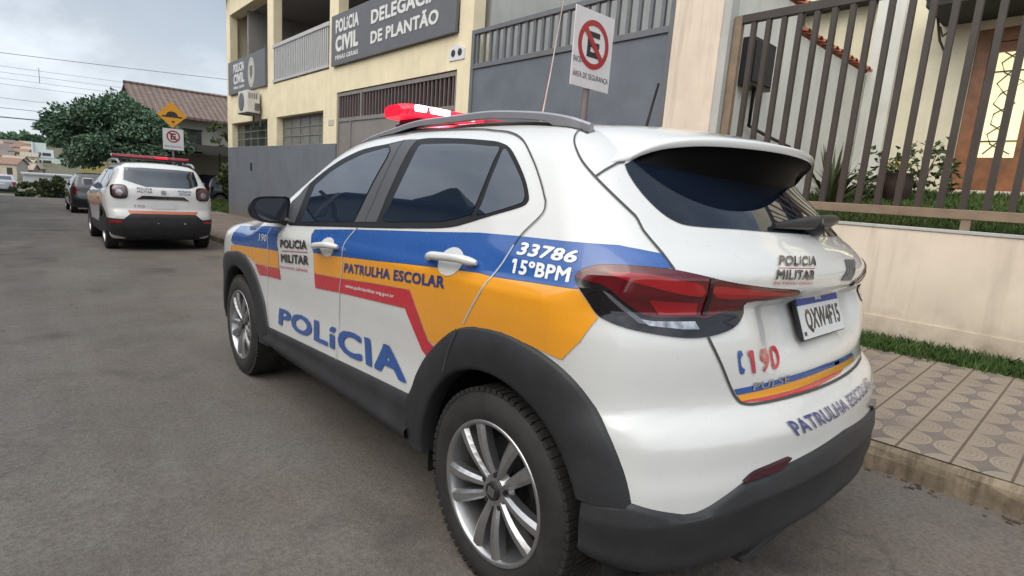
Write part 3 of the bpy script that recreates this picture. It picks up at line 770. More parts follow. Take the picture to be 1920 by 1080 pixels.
# outlines on the patrol car, in metres on its own body: (y, z) along the flank, (angle, z) round the tail
SIDE = {
 'blue_front': [(2.5786,0.9439),(1.983,0.9856),(1.7804,0.9945),(1.7699,0.9813),(1.7803,0.9555),(1.7927,0.9126),(1.7754,0.8706),(1.9216,0.8658),(2.2282,0.8502),(2.5658,0.8305),(2.6207,0.8457)],
 'orange_front': [(2.5674,0.8253),(2.2293,0.8458),(1.9222,0.8629),(1.7759,0.8678),(1.7793,0.7802),(1.9449,0.7679),(2.166,0.762),(2.3271,0.7893),(2.4855,0.7984),(2.6707,0.7791),(2.6279,0.8212)],
 'red_front': [(2.1677,0.7571),(1.9458,0.7648),(1.78,0.7772),(1.7753,0.7193),(1.9292,0.7121),(2.1172,0.6982)],
 'blue_mid': [(1.3568,1.014),(1.0932,1.034),(0.9552,1.0444),(0.6746,1.0617),(0.4187,1.0768),(0.1494,1.0952),(-0.0278,1.0999),(-0.3385,1.1031),(-0.3778,1.096),(-0.4115,1.0882),(-0.4433,1.0569),(-0.3905,1.0535),(-0.3556,1.0552),(-0.3181,1.0474),(-0.2923,1.034),(-0.2811,1.0195),(-0.2902,1.001),(-0.2957,0.9927),(-0.1514,0.9881),(0.0102,0.9814),(0.0718,0.9837),(0.3461,0.9689),(0.5579,0.9558),(0.9958,0.9281),(1.307,0.9112),(1.3381,0.9549),(1.3679,0.9895)],
 'orange_mid': [(1.3071,0.9087),(0.9958,0.9259),(0.5568,0.954),(0.345,0.9673),(0.0707,0.9823),(0.0092,0.98),(-0.1523,0.9869),(-0.2961,0.9914),(-0.3176,0.9693),(-0.34,0.9379),(-0.3471,0.9284),(-0.3201,0.8668),(-0.2759,0.8113),(-0.1572,0.8245),(-0.0495,0.8349),(0.0742,0.824),(0.1447,0.8055),(0.2063,0.7781),(0.3,0.7092),(0.3451,0.719),(0.45,0.8741),(0.7101,0.8574),(1.0228,0.8324),(1.3123,0.8162)],
 'red_mid': [(1.3102,0.814),(1.0231,0.83),(0.7103,0.8553),(0.4527,0.8718),(0.3489,0.7162),(0.3106,0.7028),(0.3623,0.6558),(0.393,0.6711),(0.4918,0.8019),(0.7387,0.7868),(1.0481,0.767),(1.3113,0.7468)],
 'dlo_front': [(1.705,1.0205),(1.7932,1.1091),(1.733,1.165),(1.6685,1.228),(1.5003,1.3159),(1.372,1.3603),(1.2269,1.3939),(1.0355,1.4095),(0.8959,1.4224),(0.7972,1.4194),(0.7119,1.421),(0.4988,1.4093),(0.3084,1.3923),(0.2359,1.3816),(0.1716,1.3611),(0.105,1.3166),(0.0377,1.2616),(-0.0023,1.2172),(-0.0096,1.1966),(0.0165,1.1799),(0.1359,1.1473),(0.2334,1.1195),(0.3054,1.1024),(0.4278,1.0884),(0.7295,1.0671),(1.1033,1.0448),(1.5986,1.0157)],
 'sail': [(1.6987,1.0251),(1.78,1.1055),(1.7235,1.1633),(1.658,1.2212),(1.6249,1.0273)],
 'glass_front': [(1.5392,1.0369),(1.564,1.1271),(1.5761,1.2184),(1.4622,1.2862),(1.3267,1.3346),(1.191,1.3673),(1.0273,1.3883),(0.9865,1.3893),(0.9659,1.3757),(0.9634,1.3454),(0.9862,1.2397),(1.0064,1.0721)],
 'pillar': [(0.9937,1.0718),(0.9728,1.2354),(0.9497,1.3405),(0.9516,1.3729),(0.9752,1.3913),(1.0086,1.4022),(0.8903,1.419),(0.7975,1.4159),(0.8065,1.3811),(0.8153,1.3018),(0.8183,1.1816),(0.8144,1.0837)],
 'glass_rear': [(0.7682,1.0909),(0.7607,1.152),(0.7491,1.2811),(0.7444,1.3777),(0.7348,1.3894),(0.7128,1.3941),(0.472,1.3859),(0.2864,1.3701),(0.2239,1.362),(0.2239,1.316),(0.2215,1.2548),(0.2235,1.1473),(0.2379,1.1431),(0.3598,1.1164),(0.5349,1.1031)],
 'glass_quarter': [(0.1969,1.3584),(0.1488,1.3336),(0.0618,1.2687),(0.0175,1.2254),(0.0068,1.2006),(0.0281,1.1863),(0.1905,1.1445),(0.1906,1.1786),(0.1967,1.2551),(0.1975,1.3173)],
 'seam_reardoor': [(1.293,1.4384),(1.238,1.4466),(1.0901,1.453),(0.9636,1.4551),(0.8975,1.462),(0.638,1.4537),(0.4292,1.4422),(0.3335,1.4311),(0.2465,1.4204),(0.1707,1.4006),(0.1076,1.3708),(0.0326,1.3163),(-0.0323,1.256),(-0.0731,1.2111),(-0.084,1.1965),(-0.0878,1.1659),(-0.0419,1.1089),(-0.0257,1.0741),(0.009,0.983),(0.1291,0.8223)],
 'seam_b': [(0.9483,1.0527),(0.9571,1.0465),(1.0011,0.9951),(1.002,0.9627),(1.002,0.8808),(1.0445,0.7665),(1.0768,0.639),(1.1013,0.4873),(1.1223,0.4075)],
 'seam_f': [(1.6983,1.0141),(1.8936,0.9805),(1.9177,0.9442),(1.921,0.8688),(1.9653,0.7262),(2.0151,0.5746),(1.9941,0.4181)],
 'seam_pillar': [(0.9016,1.4219),(0.906,1.2934),(0.9081,1.0807)],
 'arch_rear_out': [(0.4821,0.4779),(0.4511,0.5256),(0.4284,0.5757),(0.3771,0.6443),(0.3031,0.7103),(0.2063,0.7781),(0.1447,0.8055),(0.0742,0.824),(-0.0495,0.8349),(-0.1572,0.8245),(-0.2531,0.8001),(-0.3153,0.7629),(-0.3623,0.7108),(-0.4141,0.6448),(-0.4434,0.5842),(-0.4659,0.5216),(-0.4738,0.4888)],
 'arch_front_out': [(1.9941,0.4181),(2.0187,0.4628),(2.0597,0.5515),(2.1231,0.6254),(2.1965,0.7126),(2.3293,0.7826),(2.4855,0.7984),(2.6324,0.7763)],
 'rocker_top': [(1.9943,0.4118),(1.5639,0.4296),(1.1746,0.4466),(0.7621,0.4669),(0.4822,0.4799)],
 'rocker_step': [(1.9992,0.3386),(0.6329,0.348)],
 'rocker_bot': [(2.0907,0.2858),(0.6637,0.3112)],
 'cut_cladding': [(0.1447,0.8055),(0.1966,0.7309),(0.2513,0.6441)],
}
SIDE_QUAD = {
 'PATRULHA ESCOLAR': [(0.9755,0.9043),(0.2315,0.9516),(0.2334,0.9131),(0.9863,0.8641)],
 'www': [(0.9731,0.8175),(0.5641,0.8391),(0.5652,0.8231),(0.9817,0.795)],
 'POLICIA': [(1.8262,0.5566),(0.5276,0.6377),(0.4995,0.5178),(1.8441,0.4642)],
 '33786': [(-0.0426,1.0847),(-0.2594,1.0818),(-0.2681,1.0509),(-0.051,1.0499)],
 '15BPM': [(-0.0447,1.0383),(-0.2656,1.0395),(-0.2746,1.0042),(-0.0607,0.9997)],
 'dPOLICIA': [(1.7299,0.9349),(1.3871,0.9603),(1.383,0.9189),(1.735,0.8937)],
 'dMILITAR': [(1.7327,0.8617),(1.3683,0.8913),(1.3746,0.8464),(1.7368,0.8178)],
 'dMINAS': [(1.7523,0.7963),(1.391,0.8247),(1.3933,0.8117),(1.7551,0.7847)],
 'dline': [(1.7205,0.8794),(1.3797,0.9072),(1.38,0.9034),(1.7212,0.8752)],
 '190f': [(2.0448,0.9396),(1.9259,0.9435),(1.9413,0.9054),(2.0668,0.8979)],
 'handle_r': [(0.3688,1.0041),(0.0998,1.0193),(0.0809,0.9918),(0.3456,0.9768)],
 'handle_r_c': [(0.2317,0.9973),(0.1663,1.0002),(0.2045,0.9627)],
 'handle_f': [(1.2677,0.959),(1.0429,0.9755),(1.0222,0.9461),(1.2605,0.9307)],
 'handle_f_c': [(1.1578,0.9518),(1.0856,0.9589),(1.1564,0.9108)],
}
WRAP = {
 'lamp': [(-0.9692,1.0199),(-0.9523,1.0404),(-0.9166,1.0544),(-0.8663,1.0588),(-0.7997,1.0576),(-0.7337,1.0522),(-0.644,1.0381),(-0.5353,1.021),(-0.3973,1.0061),(-0.2569,0.9947),(-0.2614,0.9779),(-0.3725,0.9731),(-0.4932,0.97),(-0.4993,0.9402),(-0.5245,0.9144),(-0.5652,0.8982),(-0.6299,0.8875),(-0.693,0.8869),(-0.766,0.8955),(-0.8402,0.909),(-0.8905,0.9261),(-0.9124,0.9398),(-0.9347,0.9696),(-0.9579,0.9976)],
 'lamp_red': [(-0.9658,1.0183),(-0.9506,1.0381),(-0.9163,1.052),(-0.8662,1.0564),(-0.7998,1.0552),(-0.7339,1.0498),(-0.6442,1.0355),(-0.5348,1.0182),(-0.3966,1.0031),(-0.2654,0.9926),(-0.2741,0.9813),(-0.3793,0.9772),(-0.4998,0.9725),(-0.5089,0.9586),(-0.5828,0.9444),(-0.6338,0.9315),(-0.6664,0.935),(-0.7838,0.9354),(-0.8219,0.953),(-0.8608,0.982),(-0.9025,1.0098)],
 'lamp_bright': [(-0.8943,1.0369),(-0.8617,1.0409),(-0.7999,1.0395),(-0.6803,1.024),(-0.6538,1.0093),(-0.6574,0.9904),(-0.7365,0.9996),(-0.7978,1.0139),(-0.8608,1.0272)],
 'lamp_block': [(-0.7942,0.9821),(-0.6651,0.9745),(-0.6663,0.9403),(-0.7665,0.9408)],
 'lamp_inner': [(-0.6239,1.0146),(-0.5331,1.0079),(-0.3958,0.9955),(-0.2861,0.9879),(-0.3898,0.9852),(-0.5182,0.9832),(-0.6129,0.9885)],
 'lamp_chrome': [(-0.8098,0.9297),(-0.7755,0.9253),(-0.668,0.9247),(-0.6545,0.9054),(-0.6985,0.9063),(-0.7884,0.9151)],
 'lamp_slash': [(-0.9008,0.9956),(-0.882,0.9883),(-0.8219,0.9407),(-0.7885,0.9176),(-0.8132,0.9209),(-0.8544,0.9526)],
 'gate_seam': [(-1.0163,1.4305),(-1.0543,1.4197),(-1.0647,1.4018),(-1.0586,1.3775),(-1.0361,1.3475),(-1.0042,1.3132),(-0.9551,1.2732),(-0.8288,1.1768),(-0.8212,1.1671),(-0.8068,1.1412),(-0.7594,1.0871),(-0.7337,1.0522)],
 'gate_seam_low': [(-0.6267,0.8868),(-0.6205,0.875),(-0.5831,0.8163),(-0.5425,0.75),(-0.5137,0.7153),(-0.4795,0.7007),(-0.4017,0.697),(-0.2048,0.6924),(0.0517,0.6989),(0.3101,0.708)],
 'spoiler_seam': [(-0.9539,1.2755),(-0.9264,1.2952),(-0.8873,1.318),(-0.8624,1.3229)],
 'reflector': [(-0.5208,0.5246),(-0.4991,0.5384),(-0.4734,0.5461),(-0.4152,0.5519),(-0.3474,0.5564),(-0.3636,0.5445),(-0.3996,0.5319),(-0.4897,0.5278)],
 'bumper_top': [(-0.9241,0.4751),(-0.8756,0.4743),(-0.7993,0.4915),(-0.7344,0.4743),(-0.6756,0.461),(-0.6459,0.463),(-0.6144,0.4742),(-0.5207,0.5219),(-0.3259,0.5396),(-0.1212,0.5534),(0.0795,0.5679),(0.2384,0.5658)],
 'bumper_bot': [(-0.7589,0.2977),(-0.5763,0.2742),(-0.4991,0.2823),(-0.2761,0.3091),(-0.0697,0.3872),(0.2186,0.4209)],
 'bumper_crease': [(-0.4808,0.4612),(-0.3293,0.4676),(-0.1216,0.4773),(0.1776,0.4807)],
 'rear_glass': [(-0.8621,1.315),(-0.8444,1.2836),(-0.8003,1.2341),(-0.751,1.194),(-0.7008,1.1684),(-0.6352,1.1575),(-0.4437,1.1542),(-0.1393,1.1449),(0.1766,1.1387)],
 'st_blue': [(-0.5306,0.7452),(-0.4576,0.7473),(-0.2677,0.7531),(-0.0454,0.7569),(0.2645,0.7508),(0.3158,0.7351),(-0.0443,0.7402),(-0.2663,0.7353),(-0.4264,0.7304),(-0.5173,0.7289)],
 'st_orange': [(-0.5172,0.7282),(-0.4263,0.7298),(-0.2662,0.7344),(-0.0441,0.7385),(0.3161,0.7332),(0.3139,0.7148),(0.1555,0.7155),(-0.044,0.7171),(-0.2664,0.7112),(-0.4259,0.7108),(-0.5028,0.7117)],
 'st_red': [(-0.5028,0.7113),(-0.4259,0.7104),(-0.2665,0.7104),(-0.0441,0.7163),(0.1553,0.7147),(0.1123,0.7051),(-0.0505,0.7007),(-0.1967,0.6964),(-0.3879,0.6997),(-0.4827,0.7056)],
}
WRAP_QUAD = {
 'rPOLICIA': [(-0.3177,1.0865),(-0.0737,1.0818),(-0.1298,1.0584),(-0.3566,1.0629)],
 'rline': [(-0.3611,1.0582),(-0.1405,1.0527),(-0.1434,1.0509),(-0.3626,1.0565)],
 'rMILITAR': [(-0.3733,1.0527),(-0.1558,1.0462),(-0.1754,1.0225),(-0.3935,1.0291)],
 'rMINAS': [(-0.3974,1.0238),(-0.1763,1.0154),(-0.176,1.0089),(-0.3973,1.016)],
 'badge': [(0.1893,1.0673),(0.3218,1.063),(0.1941,1.0025),(0.0778,1.0082)],
 '190': [(-0.4946,0.8461),(-0.3011,0.8327),(-0.336,0.7804),(-0.4707,0.7823)],
 'phone': [(-0.5308,0.8469),(-0.5111,0.8475),(-0.4928,0.7846),(-0.5148,0.7839)],
 'PULSE': [(-0.4666,0.7556),(-0.286,0.7571),(-0.2769,0.7358),(-0.458,0.7337)],
 'bESCOLAR': [(-0.3573,0.6494),(0.3289,0.6618),(0.3441,0.6295),(-0.3122,0.6077)],
 'plate': [(-0.2572,0.9718),(0.2573,0.9491),(0.3032,0.8299),(-0.1395,0.8333)],
}
# ------------------------------------------------------------------ the patrol car in front
GROUND_TILT = -0.022186            # the street falls away from the camera by 1.3 degrees
def road_z(y): return math.tan(GROUND_TILT) * y
pulse = CarShape(
    plan=([-.75, -.5, -.3, 0, .4, 1, 1.6, 2.2, 2.6, 2.9, 3.15, 3.38], [.83, .864, .872, .874, .868, .862, .862, .868, .868, .852, .81, .72]),
    sec=([.2, .3, .38, .48, .58, .68, .76, .84, .91, .945, .965, 1.0, 1.04, 1.1, 1.2, 1.3, 1.4, 1.5, 1.6],
         [-.07, -.037, -.026, -.026, -.026, -.019, -.010, -.004, -.0005, 0, -.005, -.021, -.037, -.064, -.108, -.154, -.205, -.27, -.34]),
    top=([-.8, -.42, -.2, 0, .25, .55, .9, 1.15, 1.35, 1.5, 1.75, 2.0, 2.2, 2.4, 2.7, 3.0, 3.2, 3.32, 3.42],
         [1.36, 1.41, 1.447, 1.475, 1.503, 1.517, 1.522, 1.513, 1.495, 1.458, 1.335, 1.19, 1.085, 1.05, 1.035, .99, .93, .84, .70]),
    rear=([.2, .28, .36, .43, .50, .56, .62, .655, .68, .705, .74, .80, .87, .92, .95, .97, .995, 1.03, 1.06, 1.09, 1.13, 1.2, 1.3, 1.38, 1.45, 1.55],
          [-.555, -.63, -.675, -.683, -.683, -.676, -.672, -.657, -.635, -.615, -.610, -.608, -.60, -.583, -.574, -.577, -.585, -.585, -.568, -.537, -.483, -.413, -.31, -.235, -.16, -.05]),
    front=([.2, .3, .45, .6, .75, .85, .95, 1.05], [3.22, 3.32, 3.38, 3.38, 3.35, 3.30, 3.2, 3.0]), recess=.052, bottom=.27)
P = thing('police_car', 'white police SUV nearest the camera with blue POLÍCIA lettering and lit red light bar', 'police car', rot=(GROUND_TILT, 0, 0))
link_mesh('body', pulse.body(.019), M['white'], P)
def flank(name, key, off, mat, cell=.02, skirt=0.0, both=True, smooth=0, label=None):
    lp = SIDE[key] if isinstance(key, str) else key
    if smooth: lp = smooth_line(lp, smooth, True)
    o = sticker(name, [lp], pulse.side, pulse, off, mat, P, cell, skirt, sx=-1, label=label)
    if both: sticker(name, [lp], pulse.side, pulse, off, mat, P, cell, skirt, sx=1, label=label)
    return o
def tail(name, key, off, mat, cell=.05, skirt=0.0, both=False, smooth=0, parent=None, sx=1, label=None):
    lp = WRAP[key] if isinstance(key, str) else key
    if smooth: lp = smooth_line(lp, smooth, True)
    return sticker(name, [lp], pulse.wrap, pulse, off, mat, parent or P, cell, skirt, sx=sx, label=label)
# livery bands
for k, m in (('blue_front', 'blue'), ('orange_front', 'orange'), ('red_front', 'red'), ('blue_mid', 'blue'), ('orange_mid', 'orange'), ('red_mid', 'red')):
    flank('livery_band', k, .0026, M[m], label={'blue': 'blue band', 'orange': 'orange band', 'red': 'red band'}[m] + (' ahead of the door crest' if 'front' in k else ' across the doors'))
# side glazing
flank('window_surround', 'dlo_front', .0034, M['frame'], skirt=.004, smooth=3)
flank('door_pillar', 'pillar', .0052, M['pillar'], skirt=.003)
flank('mirror_sail', 'sail', .0056, M['pillar'], skirt=.003)
flank('side_window', 'glass_front', .0052, M['glass'], label='front door window')
flank('side_window', 'glass_rear', .0052, M['glass'], smooth=3, label='rear door window')
flank('side_window', 'glass_quarter', .0052, M['glass'], smooth=3, label='small rear quarter window')
# panel gaps
def gap(lines, mapper, off, w, mat=M['seam'], both=True, cell=.02, name='panel_gap'):
    for sx in ((-1, 1) if both else (-1,)):
        s = sx if mapper == pulse.side else -sx
        for ln in lines: sticker(name, ribbon(ln, w), mapper, pulse, off, mat, P, cell, sx=s)
sd = SIDE['seam_reardoor']
gap([smooth_line(sd[:18], 4), [SIDE['seam_b'][0], SIDE['seam_b'][1]]], pulse.side, .0042, .0048)
gap([smooth_line(sd[17:], 3), smooth_line(SIDE['seam_b'][1:7], 3), smooth_line(SIDE['seam_f'][1:5], 3)], pulse.side, .0042, .006, M['seamlight'])
gap([smooth_line(SIDE['seam_b'][6:], 3), smooth_line(SIDE['seam_f'][4:], 3)], pulse.side, .0042, .0045, M['seamlight'])
gap([SIDE['seam_pillar']], pulse.side, .0066, .005)
gap([smooth_line(WRAP['gate_seam'][:7], 4), WRAP['gate_seam'][6:], WRAP['spoiler_seam']], pulse.wrap, .0036, .0060)
low = WRAP['gate_seam_low'][:7]
gap([smooth_line(low + [(-.2, .6955), (0, .695)], 3)], pulse.wrap, .0036, .0070)
# wheel arch and sill cladding
def resample(pts, n):
    p = np.array(pts, float); d = np.r_[0, np.cumsum(np.linalg.norm(np.diff(p, axis=0), axis=1))]; t = np.linspace(0, d[-1], n)
    return np.stack([np.interp(t, d, p[:, 0]), np.interp(t, d, p[:, 1])], 1)
def arch(outer, inner, sx, lip=.05):
    n = 72; o = resample(smooth_line(outer, 5), n); i = resample(inner, n)
    rows = [(0.0, -.002), (.015, .006), (.06, .013), (.55, .017), (.88, .019), (.97, .016), (1.0, .008), (1.0, -lip)]
    V = []
    for s, h in rows:
        q = o * (1 - s) + i * s; q2 = q.copy(); q2[:, 1] = np.maximum(q2[:, 1], .32)
        p = pulse.side(q2, sx); p[:, 1:] = q; p[:, 0] += sx * h; V.append(p)
    V = np.concatenate(V); F = [(r * n + k, r * n + k + 1, (r + 1) * n + k + 1, (r + 1) * n + k) for r in range(len(rows) - 1) for k in range(n - 1)]
    if sx < 0: F = [f[::-1] for f in F]
    m = MB(); m.add(V, F, 0, True); o_ = m.build('wheel_arch_trim', M['cladding'], P, fix=True); return o_
def circ(yc, r, a0, a1, n=60, pre=(), post=()):
    return list(pre) + [(yc + r * math.cos(a0 + (a1 - a0) * k / n), .318 + r * math.sin(a0 + (a1 - a0) * k / n)) for k in range(n + 1)] + list(post)
for sx in (-1, 1):
    ro = [(.500, .302), (.497, .35), (.488, .42)] + SIDE['arch_rear_out'][:-1] + [(-.475, .478)]
    arch(ro, circ(0, .378, 0, math.pi - math.asin(.15 / .378), pre=[(.378, .296)]), sx)
    fo = [(1.99, .300), (1.987, .34)] + SIDE['arch_front_out'][:-1] + [(2.604, .782), (2.76, .765), (2.90, .70), (3.0, .58), (3.05, .45), (3.06, .30)]
    fo2 = fo[::-1]
    arch(fo2, circ(2.532, .378, 0, math.pi, pre=[(2.91, .296)], post=[(2.154, .296)]), sx)
    # cut line where the cladding crosses from the door to the wing
cc = SIDE['cut_cladding']
for sx in (-1,):
    lp = ribbon([cc[0], cc[1], (.245, .635)], .006); sticker('panel_gap', lp, pulse.side, pulse, .0185, M['seam'], P, .08, sx=sx)
def sill(sx):
    n = 60; ys = np.linspace(2.03, .47, n)
    top = np.interp(-ys, [-2.03, -1.548, -1.161, -.75, -.47], [.414, .434, .451, .471, .484]); V = []
    for f, z, h in ((0, 0, -.001), (0, -.006, .008), (.5, 0, .010), (1, .364, .012), (1, .348, .028), (1, .326, .029), (1, .306, .004), (1, .235, -.06)):
        zz = top + z if f == 0 else ((top + .362) / 2 if f == .5 else np.full(n, z))
        q = np.stack([ys, np.maximum(zz, .32)], 1); p = pulse.side(q, sx); p[:, 2] = zz; p[:, 0] += sx * h; V.append(p)
    V = np.concatenate(V); F = [(r * n + k, r * n + k + 1, (r + 1) * n + k + 1, (r + 1) * n + k) for r in range(7) for k in range(n - 1)]
    m = MB(); m.add(V, F, 0, True); return m.build('sill_trim', M['cladding'], P)
for sx in (-1, 1): sill(sx)
# rear bumper in black plastic
def bumper():
    n = 121; th = np.linspace(-.905, .905, n); bt = WRAP['bumper_top']
    tx = [abs(t) for t, z in bt if t < 0] + [0.0]; tz = [z for t, z in bt if t < 0] + [.560]
    order = np.argsort(tx); tx = np.array(tx)[order]; tz = np.array(tz)[order]
    top = np.interp(np.abs(th), tx, tz)
    bot = np.interp(np.abs(th), [0, .25, .5, .75, .91], [.312, .302, .280, .286, .305])
    k = lambda f: top * (1 - f) + bot * f
    crease = np.interp(np.abs(th), [0, .33, .48, .56, .91], [.478, .468, .461, .45, .42])
    mask = np.interp(np.abs(th), [0, .45, .58, .91], [1, 1, 0, 0])
    rows = [(top, -.002), (top - .004, .007), (top - .016, .011), (crease + .012, .013), (crease + .004, .015), (crease - .004, .008 + .006 * (1 - mask)), (k(.55) * mask + k(.5) * (1 - mask), .014), (k(.74), .010), (k(.80), .016), (k(.90), .004), (bot, -.014), (bot - .008, -.05), (bot - .012, -.14)]
    V = []
    for z, h in rows:
        z = np.broadcast_to(z, th.shape); q = np.stack([th, np.maximum(z, .325)], 1); p = pulse.wrap(q); nn = pulse.normal(p); nn[:, 2] = 0; nn /= np.linalg.norm(nn, axis=1, keepdims=True)
        p = p + nn * np.broadcast_to(h, th.shape)[:, None]; p[:, 2] = z; V.append(p)
    V = np.concatenate(V); F = [(r * n + c, r * n + c + 1, (r + 1) * n + c + 1, (r + 1) * n + c) for r in range(len(rows) - 1) for c in range(n - 1)]
    m = MB(); m.add(V, F, 0, True)
    for e in (0, n - 1):            # inner return at the wheel opening
        ring = [V[r * n + e] for r in range(len(rows))]; inn = [(p[0] * .6, p[1] + .0, p[2]) for p in ring]
        m.add(ring + inn, [(a, a + 1, len(ring) + a + 1, len(ring) + a) for a in range(len(ring) - 1)], 0)
    b = m.build('rear_bumper', M['cladding'], P)
    s = MB(); s.box((-.42, -.60, .235), (.42, -.40, .262), 0, None, .012); s.build('bumper_skid', M['cladding'], b)
    for sx in (1, -1): sticker('reflector', [smooth_line(WRAP['reflector'], 3, True)], pulse.wrap, pulse, .0125, M['reflector'], b, .05, .010, sx=sx)
bumper()
# tail lights
for sx, nm in ((1, 'left'), (-1, 'right')):
    t = sticker('tail_light', [smooth_line(WRAP['lamp'], 3, True)], pulse.wrap, pulse, .0045, M['lampsmoke'], P, .02, .008, sx=sx)
    def sub(name, key, off, mat, sm=2): return sticker(name, [smooth_line(WRAP[key], sm, True) if sm else WRAP[key]], pulse.wrap, pulse, off, mat, t, .02, .002, sx=sx)
    sub('red_lens', 'lamp_red', .0065, M['lampred'])
    sub('bright_lens', 'lamp_bright', .0085, M['lampbright']); sub('bright_lens', 'lamp_block', .0085, M['lampbright'], 0); sub('bright_lens', 'lamp_inner', .0085, M['lampbright'])
    sub('grey_lens', 'lamp_slash', .0065, M['lampgrey'], 0)
    sub('reverse_lens', 'lamp_chrome', .0068, M['lampclear'], 0)
    sticker('lens_divider', [[(-.638, 1.034), (-.626, 1.034), (-.634, .938), (-.648, .938)]], pulse.wrap, pulse, .0095, M['lampsmoke'], t, .03, sx=sx)
# rear window
rl_ = smooth_line(WRAP['rear_glass'][:7], 4)
rg = rl_ + [(-.2, 1.148), (0, 1.1445), (.2, 1.139)] + [(-a, b - .020 * min(1, max(0, (1.30 - b) / .12))) for a, b in rl_[::-1]]
sticker('rear_window', [rg + [(.80, 1.345), (.4, 1.36), (0, 1.365), (-.4, 1.36), (-.80, 1.345)]], pulse.wrap, pulse, .0026, M['glassrear'], P, .05, .003, sx=1)
# roof spoiler
def spoiler():
    n = 49; ss = np.linspace(-1, 1, n); a = np.abs(ss)
    xte = .566 * ss; yte = -.428 + .226 * a ** 2; zte = 1.411 - .020 * a ** 2 - .058 * a ** 8 - .010 * ss
    rows = []
    x0 = .60 * ss; p0 = pulse.over(np.stack([x0, np.full(n, .03)], 1)); p0[:, 2] -= .003; rows.append(p0)
    te = np.stack([xte, yte, zte], 1)
    for f in (.25, .5, .75, .93):
        q = p0 * (1 - f) + te * f; q[:, 2] += .016 * math.sin(math.pi * f) * (1 - a ** 6 * .6); rows.append(q)
    rows.append(te)
    rows.append(te + np.stack([0 * ss, 0 * ss - .006, 0 * ss - .007], 1))
    th = np.interp(a, [0, .8, 1], [.024, .022, .016])
    te2 = te + np.stack([-.004 * ss, 0 * ss + .002, -th], 1); rows.append(te2)
    V = np.concatenate(rows); nr = len(rows)
    F = [(r * n + c, r * n + c + 1, (r + 1) * n + c + 1, (r + 1) * n + c) for r in range(nr - 1) for c in range(n - 1)]
    b = len(V); V = list(map(tuple, V))
    sp = MB(); sp.add(V, F, 0, True)
    # side fins closing onto the body
    for e in (0, n - 1):
        ring = [np.array(V[r * n + e]) for r in range(nr)]
        q = np.array([[0, p[1], p[2]] for p in ring]); sxx = -1 if e == 0 else 1
        inn = [tuple(pulse.side(np.array([[max(p[1], -.16), max(min(p[2], 1.40) - .045, 1.2)]]), sxx)[0]) for p in ring]
        sp.add([tuple(p) for p in ring] + inn, [(k, k + 1, nr + k + 1, nr + k) for k in range(nr - 1)], 0, True)
    o = sp.build('spoiler', M['white'], P)
    un = MB(); ins = []
    te3 = te2 + np.stack([-.02 * ss, 0 * ss + .012, 0 * ss + .004], 1)
    gz = np.interp(a, [0, .5, 1], [1.300, 1.305, 1.325]); gx = .545 * ss
    gp = pulse.back(np.stack([gx, gz], 1)); gp[:, 1] -= .004
    mid = (te3 * .5 + gp * .5); mid[:, 2] += .016
    V2 = np.concatenate([te2, te3, mid, gp]); un.add(V2, [(r * n + c, r * n + c + 1, (r + 1) * n + c + 1, (r + 1) * n + c) for r in range(3) for c in range(n - 1)], 0, True)
    un.build('spoiler_underside', M['visor'], o)
spoiler()
# number plate, lettering, emblem
pt, pb = Vector((0, -.540, .968)), Vector((0, -.586, .842)); up = (pt - pb).normalized(); nrm = Vector((1, 0, 0)).cross(up)
PM = Matrix(((1, up.x, nrm.x, 0), (0, up.y, nrm.y, pb.y), (0, up.z, nrm.z, pb.z), (0, 0, 0, 1)))   # local x across, y up, z towards the viewer
m = MB(); m.box((-.170, -.002, -.012), (.170, .138, 0), 0, PM, .004); plate = m.build('number_plate', M['plastic'], P)
m = MB(); m.box((-.165, .002, .0), (.165, .102, .002), 0, PM); m.build('plate_field', M['plate'], plate)
m = MB(); m.box((-.165, .102, .0), (.165, .134, .002), 0, PM); m.build('plate_band', M['plateblue'], plate)
def on_plate(name, txt, x, y, w, h, mat, bold=.01):
    o = PM @ Vector((x, y, .0022)); return flat_text(name, txt, o, (1, 0, 0), up, w, h, mat, plate, bold, .001)
on_plate('lettering', 'QXW4F15', -.128, .016, .275, .074, M['ink'], .045)
on_plate('lettering', 'BRASIL', -.022, .112, .046, .014, M['whiteink'])
on_plate('lettering', 'BR', -.158, .012, .018, .012, M['ink'])
def rt(text, key, mat, **k): return body_text('lettering', text, WRAP_QUAD[key], pulse.wrap, pulse, mat, P, **k)
rt('POLÍCIA', 'rPOLICIA', M['ink'], bold=.065); rt('MILITAR', 'rMILITAR', M['ink'], bold=.065); rt('DE MINAS GERAIS', 'rMINAS', M['redink'], bold=.03)
q = WRAP_QUAD['rline']; sticker('lettering_rule', [q], pulse.wrap, pulse, .002, M['redink'], P, .06, sx=1)
rt('190', '190', M['redink'], bold=.04, spacing=1.1); rt('PATRULHA ESCOLAR', 'bESCOLAR', M['navy'], bold=.035, spacing=1.08)
q = WRAP_QUAD['PULSE']; rt('PULSE', 'PULSE', M['rail'], off=.004, bold=.03, shear=.2)
for k in ('st_blue', 'st_orange', 'st_red'):
    sticker('livery_band', [WRAP[k]], pulse.wrap, pulse, .0020, M[{'st_blue': 'blue', 'st_orange': 'orange', 'st_red': 'red'}[k]], P, .05, sx=1, label={'st_blue': 'thin blue', 'st_orange': 'thin orange', 'st_red': 'thin red'}[k] + ' band along the tailgate edge')
def quad_pt(q, u, v):
    tl, tr, br, bl = (np.array(p) for p in q); return tuple(bl * (1 - u) * (1 - v) + br * u * (1 - v) + tr * u * v + tl * (1 - u) * v)
q = WRAP_QUAD['badge']
bars = [[quad_pt(q, u, v) for u, v in ((a, 1), (a + .19, 1), (a + .19, 0), (a, 0))] for a in (0, .27, .54, .81)]
